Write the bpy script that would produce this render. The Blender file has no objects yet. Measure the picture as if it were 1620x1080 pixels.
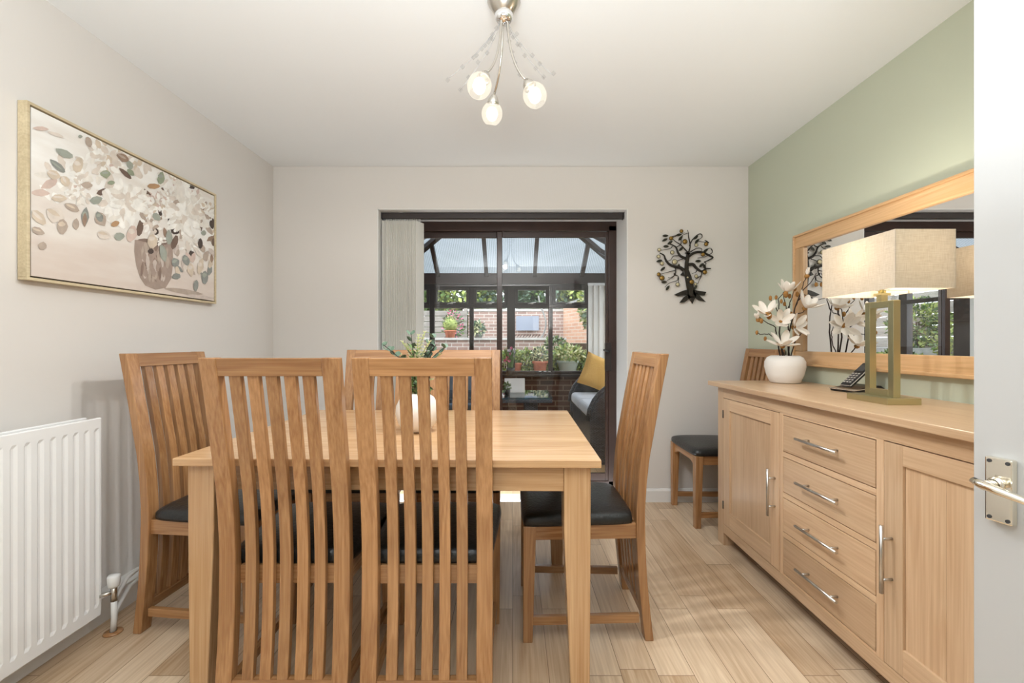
import bpy, bmesh, math, random
from math import pi, sin, cos, radians as R
from mathutils import Vector, Matrix
SC = bpy.context.scene
COL = SC.collection
# ------------------------------------------------------------------ camera
cam_d = bpy.data.cameras.new('camera'); cam = bpy.data.objects.new('camera', cam_d); COL.objects.link(cam)
cam.location = (0, 0, 1.145); cam.rotation_euler = (pi/2, 0, 0)
cam_d.sensor_width = 36; cam_d.lens = 36*700/1620; cam_d.clip_start = 0.02
cam_d.shift_x = -1/1620; cam_d.shift_y = 1/1620
SC.camera = cam
# ------------------------------------------------------------------ world, exposure
w = bpy.data.worlds.new('world'); SC.world = w; w.use_nodes = True
bg = w.node_tree.nodes['Background']; bg.inputs[0].default_value = (0.86, 0.93, 1.0, 1); bg.inputs[1].default_value = 3.4
SC.view_settings.view_transform = 'Standard'; SC.view_settings.look = 'None'
SC.view_settings.gamma = 1; SC.view_settings.use_curve_mapping = False
SC.view_settings.exposure = 0.45
# ------------------------------------------------------------------ large lights
def area(name, loc, rot, sx, sy, power, col=(1, 1, 1)):
    l = bpy.data.lights.new(name, 'AREA'); l.shape = 'RECTANGLE'; l.size = sx; l.size_y = sy; l.energy = power; l.color = col
    o = bpy.data.objects.new(name, l); COL.objects.link(o); o.location = loc; o.rotation_euler = rot
    return o
area('ceiling_bounce_fill', (-0.05, -0.20, 1.35), (R(180), 0, 0), 1.2, .5, 76, (0.90, 0.96, 1))   # added unseen fill light behind the camera, bounced off the ceiling like a flash
def lamp_light(name, loc, power, radius, col):
    l = bpy.data.lights.new(name, 'POINT'); l.energy = power; l.shadow_soft_size = radius; l.color = col
    o = bpy.data.objects.new(name, l); COL.objects.link(o); o.location = loc
    return o
GLOBES = [(-0.1166, 1.55, 2.042), (0.080, 1.60, 2.037), (-0.084, 1.80, 2.073)]
for g in GLOBES:   # capped bulbs: the metal holders keep their light off the ceiling
    o = lamp_light('pendant_bulb_light', (g[0], g[1], g[2]-0.005), 8, 0.03, (1, 0.97, 0.93)); o.data.name = 'pendant_bulb'
    l = bpy.data.lights.new('pendant_bulb_light', 'SPOT'); l.energy = 15; l.shadow_soft_size = .024; l.color = (.97, .985, 1); l.spot_size = R(168); l.spot_blend = .35
    o.location = Vector(g)+(Vector((g[0]+.032, g[1]-1.63, 0)).normalized()*.55+Vector((0, 0, -1))).normalized()*.044
    o.data = l; dg = Vector((g[0]+.032, g[1]-1.63, 0)).normalized()*.25+Vector((0, 0, -1)); o.rotation_euler = dg.to_track_quat('-Z', 'Y').to_euler()
lamp_light('table_lamp_bulb_light', (1.411, 1.69, 1.478), 3.0, 0.02, (1, 0.93, 0.82))

# ------------------------------------------------------------------ helpers: materials
def newmat(name):
    m = bpy.data.materials.new(name); m.use_nodes = True
    nt = m.node_tree
    for n in list(nt.nodes): nt.nodes.remove(n)
    out = nt.nodes.new('ShaderNodeOutputMaterial')
    return m, nt, out
def N(nt, t, **k):
    n = nt.nodes.new(t)
    for a, b in k.items():
        if a.startswith('i_'): n.inputs[a[2:].replace('_', ' ')].default_value = b
        else: setattr(n, a, b)
    return n
def L(nt, a, b): nt.links.new(a, b)
def srgb(r, g, b):
    f = lambda c: c/12.92 if c <= 0.04045 else ((c+0.055)/1.055)**2.4
    return (f(r/255), f(g/255), f(b/255), 1)
def pbr(name, col, rough=0.5, metal=0.0, noise=0.0, nscale=20, bump=0.0, spec=0.5, trans=0.0, emit=None, estr=0):
    m, nt, out = newmat(name)
    p = N(nt, 'ShaderNodeBsdfPrincipled'); L(nt, p.outputs[0], out.inputs[0])
    p.inputs['Roughness'].default_value = rough; p.inputs['Metallic'].default_value = metal
    p.inputs['Specular IOR Level'].default_value = spec
    p.inputs['Base Color'].default_value = col
    if emit: p.inputs['Emission Color'].default_value = emit; p.inputs['Emission Strength'].default_value = estr
    if noise or bump:
        tc = N(nt, 'ShaderNodeTexCoord'); nz = N(nt, 'ShaderNodeTexNoise'); nz.inputs['Scale'].default_value = nscale; nz.inputs['Detail'].default_value = 4
        L(nt, tc.outputs['Object'], nz.inputs['Vector'])
        if noise:
            mr = N(nt, 'ShaderNodeMapRange'); mr.inputs[1].default_value = .3; mr.inputs[2].default_value = .7
            mr.inputs[3].default_value = 1-noise; mr.inputs[4].default_value = 1+noise
            L(nt, nz.outputs[0], mr.inputs[0])
            mx = N(nt, 'ShaderNodeVectorMath', operation='SCALE'); mx.inputs[0].default_value = col[:3]; L(nt, mr.outputs[0], mx.inputs['Scale'])
            L(nt, mx.outputs[0], p.inputs['Base Color'])
        if bump:
            b = N(nt, 'ShaderNodeBump'); b.inputs['Strength'].default_value = bump; b.inputs['Distance'].default_value = .01
            L(nt, nz.outputs[0], b.inputs['Height']); L(nt, b.outputs[0], p.inputs['Normal'])
    return m
def wood(name, axis, c1, c2, rough=0.24, knot=True, scale=1.0, spec=0.75):
    """axis = direction of the grain in object space"""
    m, nt, out = newmat(name)
    p = N(nt, 'ShaderNodeBsdfPrincipled'); L(nt, p.outputs[0], out.inputs[0])
    p.inputs['Roughness'].default_value = rough; p.inputs['Specular IOR Level'].default_value = spec
    tc = N(nt, 'ShaderNodeTexCoord'); oi = N(nt, 'ShaderNodeObjectInfo')
    mul = N(nt, 'ShaderNodeVectorMath', operation='SCALE'); mul.inputs[0].default_value = (7.3, 5.1, 9.7); L(nt, oi.outputs['Random'], mul.inputs['Scale'])
    add = N(nt, 'ShaderNodeVectorMath', operation='ADD'); L(nt, tc.outputs['Object'], add.inputs[0]); L(nt, mul.outputs[0], add.inputs[1])
    mp = N(nt, 'ShaderNodeMapping'); sc = [14*scale]*3; sc['XYZ'.index(axis)] = 1.1*scale; mp.inputs['Scale'].default_value = sc
    L(nt, add.outputs[0], mp.inputs[0])
    nz = N(nt, 'ShaderNodeTexNoise'); nz.inputs['Scale'].default_value = 1.0; nz.inputs['Detail'].default_value = 3; nz.inputs['Distortion'].default_value = .6
    L(nt, mp.outputs[0], nz.inputs['Vector'])
    # growth rings: sine of the noise
    m1 = N(nt, 'ShaderNodeMath', operation='MULTIPLY'); m1.inputs[1].default_value = 42; L(nt, nz.outputs[0], m1.inputs[0])
    m2 = N(nt, 'ShaderNodeMath', operation='SINE'); L(nt, m1.outputs[0], m2.inputs[0])
    mp2 = N(nt, 'ShaderNodeMapping'); sc = [160*scale]*3; sc['XYZ'.index(axis)] = 3*scale; mp2.inputs['Scale'].default_value = sc
    L(nt, add.outputs[0], mp2.inputs[0])
    nz2 = N(nt, 'ShaderNodeTexNoise'); nz2.inputs['Scale'].default_value = 1.0; nz2.inputs['Detail'].default_value = 3; L(nt, mp2.outputs[0], nz2.inputs['Vector'])
    a1 = N(nt, 'ShaderNodeMath', operation='MULTIPLY_ADD'); a1.inputs[1].default_value = .09; a1.inputs[2].default_value = 0.0; L(nt, m2.outputs[0], a1.inputs[0])
    a2 = N(nt, 'ShaderNodeMath', operation='ADD'); L(nt, a1.outputs[0], a2.inputs[0]); L(nt, nz2.outputs[0], a2.inputs[1])
    a3 = N(nt, 'ShaderNodeMath', operation='MULTIPLY_ADD'); a3.inputs[1].default_value = .9; L(nt, nz.outputs[0], a3.inputs[0]); L(nt, a2.outputs[0], a3.inputs[2])
    mr = N(nt, 'ShaderNodeMapRange'); mr.inputs[1].default_value = .62; mr.inputs[2].default_value = 1.3; L(nt, a3.outputs[0], mr.inputs[0])
    cr = N(nt, 'ShaderNodeMix', data_type='RGBA'); cr.inputs[6].default_value = c1; cr.inputs[7].default_value = c2; L(nt, mr.outputs[0], cr.inputs[0])
    # each board a little different
    mr2 = N(nt, 'ShaderNodeMapRange'); mr2.inputs[3].default_value = .86; mr2.inputs[4].default_value = 1.1; L(nt, oi.outputs['Random'], mr2.inputs[0])
    vm = N(nt, 'ShaderNodeVectorMath', operation='SCALE'); L(nt, cr.outputs[2], vm.inputs[0]); L(nt, mr2.outputs[0], vm.inputs['Scale'])
    L(nt, vm.outputs[0], p.inputs['Base Color'])
    b = N(nt, 'ShaderNodeBump'); b.inputs['Strength'].default_value = .12; b.inputs['Distance'].default_value = .002; L(nt, nz2.outputs[0], b.inputs['Height']); L(nt, b.outputs[0], p.inputs['Normal'])
    return m
def glass(name, tint=(1, 1, 1, 1), ior=1.45):
    m, nt, out = newmat(name)
    t = N(nt, 'ShaderNodeBsdfTransparent'); t.inputs[0].default_value = tint
    g = N(nt, 'ShaderNodeBsdfGlossy'); g.inputs['Roughness'].default_value = 0.0
    f = N(nt, 'ShaderNodeFresnel'); ge = N(nt, 'ShaderNodeNewGeometry')
    mi_ = N(nt, 'ShaderNodeMapRange'); mi_.inputs[3].default_value = ior; mi_.inputs[4].default_value = 1/ior; L(nt, ge.outputs['Backfacing'], mi_.inputs[0]); L(nt, mi_.outputs[0], f.inputs[0])   # thin pane: same reflectance from both faces
    mx = N(nt, 'ShaderNodeMixShader'); L(nt, f.outputs[0], mx.inputs[0]); L(nt, t.outputs[0], mx.inputs[1]); L(nt, g.outputs[0], mx.inputs[2]); L(nt, mx.outputs[0], out.inputs[0])
    return m
def brick(name, c1, c2, mortar, axis='XZ', bw=.225, bh=.075, rough=.85):
    m, nt, out = newmat(name)
    p = N(nt, 'ShaderNodeBsdfPrincipled'); L(nt, p.outputs[0], out.inputs[0]); p.inputs['Roughness'].default_value = rough
    tc = N(nt, 'ShaderNodeTexCoord'); sp = N(nt, 'ShaderNodeSeparateXYZ'); cb = N(nt, 'ShaderNodeCombineXYZ')
    L(nt, tc.outputs['Object'], sp.inputs[0])
    s = N(nt, 'ShaderNodeMath', operation='ADD'); L(nt, sp.outputs[0], s.inputs[0]); L(nt, sp.outputs[1], s.inputs[1])
    L(nt, s.outputs[0], cb.inputs[0]); L(nt, sp.outputs[2], cb.inputs[1])
    b = N(nt, 'ShaderNodeTexBrick'); b.inputs['Color1'].default_value = c1; b.inputs['Color2'].default_value = c2; b.inputs['Mortar'].default_value = mortar
    b.inputs['Scale'].default_value = 1; b.inputs['Mortar Size'].default_value = .009; b.inputs['Brick Width'].default_value = bw; b.inputs['Row Height'].default_value = bh
    b.inputs['Bias'].default_value = -.1
    L(nt, cb.outputs[0], b.inputs['Vector']); L(nt, b.outputs[0], p.inputs['Base Color'])
    return m

# oak of the chairs and the table, the pale oak of the sideboard
OC1, OC2 = srgb(144, 99, 60), srgb(188, 141, 95)
OAK = {a: wood('oak_'+a, a, OC1, OC2) for a in 'XYZ'}
TC1, TC2 = srgb(178, 136, 93), srgb(208, 171, 129)
TOAK = {a: wood('table_oak_'+a, a, TC1, TC2, rough=.2, spec=.8) for a in 'XYZ'}
SC1, SC2 = srgb(202, 164, 127), srgb(226, 194, 158)
SOAK = {a: wood('sideboard_oak_'+a, a, SC1, SC2, rough=.3) for a in 'XYZ'}
MC1, MC2 = srgb(188, 148, 102), srgb(212, 174, 130)
MOAK = {a: wood('mirror_oak_'+a, a, MC1, MC2, rough=.35) for a in 'XYZ'}
M = {}
M['wall'] = pbr('greige_paint', srgb(220, 215, 209), .75, bump=.02, nscale=60)
M['green'] = pbr('sage_paint', srgb(196, 201, 180), .75, bump=.02, nscale=60)
M['ceil'] = pbr('ceiling_paint', srgb(238, 240, 240), .8, bump=.02, nscale=60)
M['white'] = pbr('white_gloss', srgb(232, 231, 228), .3)
M['reveal'] = pbr('reveal_white', srgb(230, 229, 226), .7)
M['rad'] = pbr('radiator_enamel', srgb(236, 235, 233), .25)
M['leather'] = pbr('black_leather', (.012, .013, .013, 1), .34, bump=.25, nscale=90, spec=.55)
M['upvc'] = pbr('brown_upvc', srgb(62, 44, 37), .3, noise=.15, nscale=8)
M['upvcd'] = pbr('dark_upvc', srgb(45, 36, 33), .35)
M['black'] = pbr('black_plastic', (.01, .01, .011, 1), .3)
M['darkgrey'] = pbr('dark_grey_plastic', (.04, .042, .045, 1), .4)
M['silver'] = pbr('silver_trim', (.75, .75, .76, 1), .25, .9)
M['steel'] = pbr('brushed_steel', (.62, .6, .57, 1), .3, 1)
M['nickel'] = pbr('satin_nickel', (.62, .59, .54, 1), .25, 1)
M['chrome'] = pbr('chrome', (.85, .85, .86, 1), .08, 1)
M['brass'] = pbr('polished_brass_nickel', (.86, .81, .7, 1), .12, 1)
M['brass2'] = pbr('champagne_metal', (.58, .53, .32, 1), .3, 1)
M['mirror'] = pbr('mirror_silver', (.93, .94, .94, 1), .0, 1)
M['glass'] = glass('window_glass')
M['tglass'] = glass('table_glass', (.55, .66, .68, 1), 1.6)
M['ceramic'] = pbr('white_ceramic', srgb(236, 230, 222), .35)
M['matte'] = pbr('matte_white_ceramic', srgb(238, 234, 228), .55)
M['iron'] = pbr('dark_bronze_iron', srgb(46, 42, 36), .5, .5)
M['gold'] = pbr('amber_disc', srgb(150, 118, 56), .35, .6, noise=.3, nscale=120)
M['pale'] = pbr('pale_disc', srgb(200, 190, 155), .35, .3, noise=.2, nscale=120)
M['ironleaf'] = pbr('bronze_leaf', srgb(48, 46, 36), .5, .5)
M['frame'] = wood('champagne_frame', 'Y', srgb(186, 168, 134), srgb(210, 194, 160), rough=.5)
M['twig'] = pbr('brown_twig', srgb(52, 38, 32), .8)
M['petal'] = pbr('white_petal', srgb(244, 236, 224), .7)
M['calyx'] = pbr('ochre_calyx', srgb(158, 112, 52), .7, noise=.25, nscale=60)
M['g1'] = pbr('leaf_green', srgb(92, 118, 62), .6, noise=.3, nscale=14)
M['g2'] = pbr('leaf_yellow_green', srgb(158, 172, 92), .6, noise=.3, nscale=14)
M['g3'] = pbr('leaf_grey_green', srgb(96, 118, 98), .6, noise=.2, nscale=30)
M['g4'] = pbr('leaf_dark_green', srgb(52, 80, 44), .6, noise=.3, nscale=14)
M['g5'] = pbr('leaf_pale_fern', srgb(206, 204, 160), .6, noise=.1, nscale=30)
M['pink'] = pbr('pink_bloom', srgb(214, 110, 140), .6)
M['whitebloom'] = pbr('white_bloom', srgb(235, 225, 235), .6)
M['terra'] = pbr('terracotta', srgb(196, 118, 88), .8, noise=.15, nscale=20)
M['celadon'] = pbr('pale_green_glaze', srgb(168, 184, 172), .4)
M['bluepot'] = pbr('blue_glaze', srgb(50, 76, 112), .35)
M['brickd'] = brick('dark_brown_brick', srgb(82, 52, 38), srgb(58, 38, 30), srgb(120, 100, 82))
M['brickg'] = brick('garden_brick', srgb(176, 146, 134), srgb(146, 120, 110), srgb(204, 196, 186))
M['bricko'] = brick('orange_brick', srgb(212, 170, 142), srgb(196, 150, 124), srgb(206, 190, 172))
M['coping'] = pbr('stone_coping', srgb(196, 192, 186), .85, noise=.12, nscale=12)
M['stone'] = pbr('grey_stone', srgb(150, 150, 146), .9, noise=.2, nscale=8)
M['soil'] = pbr('soil', srgb(88, 72, 58), .95, noise=.3, nscale=20)
M['paving'] = pbr('paving', srgb(170, 166, 158), .9, noise=.15, nscale=5)
M['fence'] = wood('weathered_fence', 'X', srgb(132, 126, 118), srgb(176, 170, 160), rough=.85)
M['bluegrey'] = pbr('blue_grey_board', srgb(150, 160, 176), .7)
M['cushion'] = pbr('pale_grey_fabric', srgb(206, 208, 212), .9, bump=.2, nscale=150)
M['bluefab'] = pbr('blue_grey_fabric', srgb(120, 136, 150), .9, bump=.2, nscale=150)
M['mustard'] = pbr('mustard_fabric', srgb(226, 178, 98), .85, bump=.3, nscale=60)
M['blind'] = None
M['cord'] = pbr('grey_cord', srgb(110, 112, 118), .6)
M['hall'] = pbr('hall_paint', srgb(225, 222, 215), .8)

def wicker(name, c1, c2, sc=1.0):
    m, nt, out = newmat(name)
    p = N(nt, 'ShaderNodeBsdfPrincipled'); L(nt, p.outputs[0], out.inputs[0]); p.inputs['Roughness'].default_value = .45
    tc = N(nt, 'ShaderNodeTexCoord')
    sp = N(nt, 'ShaderNodeSeparateXYZ'); cb = N(nt, 'ShaderNodeCombineXYZ'); L(nt, tc.outputs['Object'], sp.inputs[0])
    s = N(nt, 'ShaderNodeMath', operation='ADD'); L(nt, sp.outputs[0], s.inputs[0]); L(nt, sp.outputs[1], s.inputs[1]); L(nt, s.outputs[0], cb.inputs[0]); L(nt, sp.outputs[2], cb.inputs[1])
    b = N(nt, 'ShaderNodeTexBrick'); b.inputs['Scale'].default_value = sc; b.inputs['Brick Width'].default_value = .03; b.inputs['Row Height'].default_value = .011
    b.inputs['Mortar Size'].default_value = .0022; b.inputs['Color1'].default_value = c1; b.inputs['Color2'].default_value = c2; b.inputs['Mortar'].default_value = (.004, .004, .004, 1)
    L(nt, cb.outputs[0], b.inputs['Vector']); L(nt, b.outputs[0], p.inputs['Base Color'])
    bp = N(nt, 'ShaderNodeBump'); bp.inputs['Strength'].default_value = .6; bp.inputs['Distance'].default_value = .004; bp.invert = True
    L(nt, b.outputs['Fac'], bp.inputs['Height']); L(nt, bp.outputs[0], p.inputs['Normal'])
    return m
M['wicker'] = wicker('dark_wicker', srgb(88, 94, 102), srgb(58, 62, 68))

def floor_mat(name, c1, c2, rowh=.125):
    m, nt, out = newmat(name)
    p = N(nt, 'ShaderNodeBsdfPrincipled'); L(nt, p.outputs[0], out.inputs[0]); p.inputs['Roughness'].default_value = .3; p.inputs['Specular IOR Level'].default_value = .45
    tc = N(nt, 'ShaderNodeTexCoord'); sp = N(nt, 'ShaderNodeSeparateXYZ'); L(nt, tc.outputs['Object'], sp.inputs[0])
    cb = N(nt, 'ShaderNodeCombineXYZ'); L(nt, sp.outputs[1], cb.inputs[0]); L(nt, sp.outputs[0], cb.inputs[1])
    b = N(nt, 'ShaderNodeTexBrick'); b.inputs['Scale'].default_value = 1; b.inputs['Brick Width'].default_value = .95; b.inputs['Row Height'].default_value = rowh
    b.inputs['Mortar Size'].default_value = .0012; b.inputs['Mortar Smooth'].default_value = .3; b.offset = .37; b.offset_frequency = 3; b.squash = .8; b.squash_frequency = 2
    b.inputs['Color1'].default_value = (0, 0, 0, 1); b.inputs['Color2'].default_value = (1, 1, 1, 1); b.inputs['Mortar'].default_value = (.5, .5, .5, 1)
    L(nt, cb.outputs[0], b.inputs['Vector'])
    bw = N(nt, 'ShaderNodeSeparateColor'); L(nt, b.outputs[0], bw.inputs[0])
    off = N(nt, 'ShaderNodeVectorMath', operation='SCALE'); off.inputs[0].default_value = (13.1, 7.7, 0); L(nt, bw.outputs[0], off.inputs['Scale'])
    ad = N(nt, 'ShaderNodeVectorMath', operation='ADD'); L(nt, tc.outputs['Object'], ad.inputs[0]); L(nt, off.outputs[0], ad.inputs[1])
    mp = N(nt, 'ShaderNodeMapping'); mp.inputs['Scale'].default_value = (11, .9, 1); L(nt, ad.outputs[0], mp.inputs[0])
    nz = N(nt, 'ShaderNodeTexNoise'); nz.inputs['Scale'].default_value = 1; nz.inputs['Detail'].default_value = 3; nz.inputs['Distortion'].default_value = .7; L(nt, mp.outputs[0], nz.inputs['Vector'])
    m1 = N(nt, 'ShaderNodeMath', operation='MULTIPLY'); m1.inputs[1].default_value = 40; L(nt, nz.outputs[0], m1.inputs[0])
    m2 = N(nt, 'ShaderNodeMath', operation='SINE'); L(nt, m1.outputs[0], m2.inputs[0])
    mp2 = N(nt, 'ShaderNodeMapping'); mp2.inputs['Scale'].default_value = (120, 3, 1); L(nt, ad.outputs[0], mp2.inputs[0])
    n2 = N(nt, 'ShaderNodeTexNoise'); n2.inputs['Scale'].default_value = 1; L(nt, mp2.outputs[0], n2.inputs['Vector'])
    k1 = N(nt, 'ShaderNodeMath', operation='MULTIPLY_ADD'); k1.inputs[1].default_value = .13; L(nt, m2.outputs[0], k1.inputs[0]); L(nt, n2.outputs[0], k1.inputs[2])
    k2 = N(nt, 'ShaderNodeMath', operation='MULTIPLY_ADD'); k2.inputs[1].default_value = .75; L(nt, bw.outputs[0], k2.inputs[0]); L(nt, k1.outputs[0], k2.inputs[2])
    mr = N(nt, 'ShaderNodeMapRange'); mr.inputs[1].default_value = .25; mr.inputs[2].default_value = 1.4; L(nt, k2.outputs[0], mr.inputs[0])
    mx = N(nt, 'ShaderNodeMix', data_type='RGBA'); mx.inputs[6].default_value = c1; mx.inputs[7].default_value = c2; L(nt, mr.outputs[0], mx.inputs[0])
    mo = N(nt, 'ShaderNodeMix', data_type='RGBA'); mo.inputs[7].default_value = (c1[0]*.45, c1[1]*.4, c1[2]*.35, 1); L(nt, b.outputs['Fac'], mo.inputs[0]); L(nt, mx.outputs[2], mo.inputs[6])
    L(nt, mo.outputs[2], p.inputs['Base Color'])
    return m
M['floor'] = floor_mat('oak_floor', srgb(180, 148, 114), srgb(230, 207, 178))
M['floor2'] = floor_mat('conservatory_floor', srgb(176, 144, 104), srgb(200, 168, 124))

def linen(name):
    m, nt, out = newmat(name)
    tc = N(nt, 'ShaderNodeTexCoord')
    outs = []
    for sc in ((60, 60, 900), (900, 900, 60)):
        mp = N(nt, 'ShaderNodeMapping'); mp.inputs['Scale'].default_value = sc; L(nt, tc.outputs['Object'], mp.inputs[0])
        nz = N(nt, 'ShaderNodeTexNoise'); nz.inputs['Scale'].default_value = .5; L(nt, mp.outputs[0], nz.inputs['Vector']); outs.append(nz)
    a = N(nt, 'ShaderNodeMath', operation='ADD'); L(nt, outs[0].outputs[0], a.inputs[0]); L(nt, outs[1].outputs[0], a.inputs[1])
    mr = N(nt, 'ShaderNodeMapRange'); mr.inputs[1].default_value = .7; mr.inputs[2].default_value = 1.3; L(nt, a.outputs[0], mr.inputs[0])
    mx = N(nt, 'ShaderNodeMix', data_type='RGBA'); mx.inputs[6].default_value = srgb(216, 204, 184); mx.inputs[7].default_value = srgb(236, 226, 210); L(nt, mr.outputs[0], mx.inputs[0])
    d = N(nt, 'ShaderNodeBsdfDiffuse'); t = N(nt, 'ShaderNodeBsdfTranslucent'); L(nt, mx.outputs[2], d.inputs[0]); L(nt, mx.outputs[2], t.inputs[0])
    ms = N(nt, 'ShaderNodeMixShader'); ms.inputs[0].default_value = .28; L(nt, d.outputs[0], ms.inputs[1]); L(nt, t.outputs[0], ms.inputs[2]); L(nt, ms.outputs[0], out.inputs[0])
    return m
M['linen'] = linen('oatmeal_linen')
def cloth(name, col, tr):
    m, nt, out = newmat(name); d = N(nt, 'ShaderNodeBsdfDiffuse'); t = N(nt, 'ShaderNodeBsdfTranslucent'); d.inputs[0].default_value = col; t.inputs[0].default_value = col
    ms = N(nt, 'ShaderNodeMixShader'); ms.inputs[0].default_value = tr; L(nt, d.outputs[0], ms.inputs[1]); L(nt, t.outputs[0], ms.inputs[2]); L(nt, ms.outputs[0], out.inputs[0]); return m
M['blind'] = cloth('cream_blind_fabric', srgb(242, 240, 234), .4)

def poly_roof():
    m, nt, out = newmat('ribbed_polycarbonate')
    tc = N(nt, 'ShaderNodeTexCoord'); sp = N(nt, 'ShaderNodeSeparateXYZ'); L(nt, tc.outputs['UV'], sp.inputs[0])
    a = N(nt, 'ShaderNodeMath', operation='MULTIPLY'); a.inputs[1].default_value = 2*pi/.024; L(nt, sp.outputs[0], a.inputs[0])
    s = N(nt, 'ShaderNodeMath', operation='SINE'); L(nt, a.outputs[0], s.inputs[0])
    mr = N(nt, 'ShaderNodeMapRange'); mr.inputs[1].default_value = .2; mr.inputs[2].default_value = 1; L(nt, s.outputs[0], mr.inputs[0])
    mx = N(nt, 'ShaderNodeMix', data_type='RGBA'); mx.inputs[6].default_value = (.44, .46, .47, 1); mx.inputs[7].default_value = (.24, .255, .262, 1); L(nt, mr.outputs[0], mx.inputs[0])
    t = N(nt, 'ShaderNodeBsdfTranslucent'); L(nt, mx.outputs[2], t.inputs[0])
    tr = N(nt, 'ShaderNodeBsdfTransparent'); L(nt, mx.outputs[2], tr.inputs[0])
    ms = N(nt, 'ShaderNodeMixShader'); ms.inputs[0].default_value = .3; L(nt, t.outputs[0], ms.inputs[1]); L(nt, tr.outputs[0], ms.inputs[2]); L(nt, ms.outputs[0], out.inputs[0])
    return m
M['roof'] = poly_roof()
def globe_mat():
    m, nt, out = newmat('frosted_globe_glass')
    tr = N(nt, 'ShaderNodeBsdfTransparent'); tr.inputs[0].default_value = (.62, .6, .56, 1)
    g = N(nt, 'ShaderNodeBsdfGlossy'); g.inputs['Roughness'].default_value = .12
    b = N(nt, 'ShaderNodeMixShader'); b.inputs[0].default_value = .08; L(nt, tr.outputs[0], b.inputs[1]); L(nt, g.outputs[0], b.inputs[2])
    e = N(nt, 'ShaderNodeEmission'); e.inputs[0].default_value = (1, .93, .8, 1); e.inputs[1].default_value = .36   # the frosted glass glows with its bulb
    c = N(nt, 'ShaderNodeAddShader'); L(nt, b.outputs[0], c.inputs[0]); L(nt, e.outputs[0], c.inputs[1]); L(nt, c.outputs[0], out.inputs[0])
    return m
M['globe'] = globe_mat()
M['bulb'] = pbr('lit_bulb', (1, 1, 1, 1), .5, emit=(1, .95, .86, 1), estr=6)
M['crystal'] = glass('crystal', (.93, .935, .94, 1), 1.4)
M['wire'] = pbr('silver_wire', (.45, .45, .45, 1), .4, .5)

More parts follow.
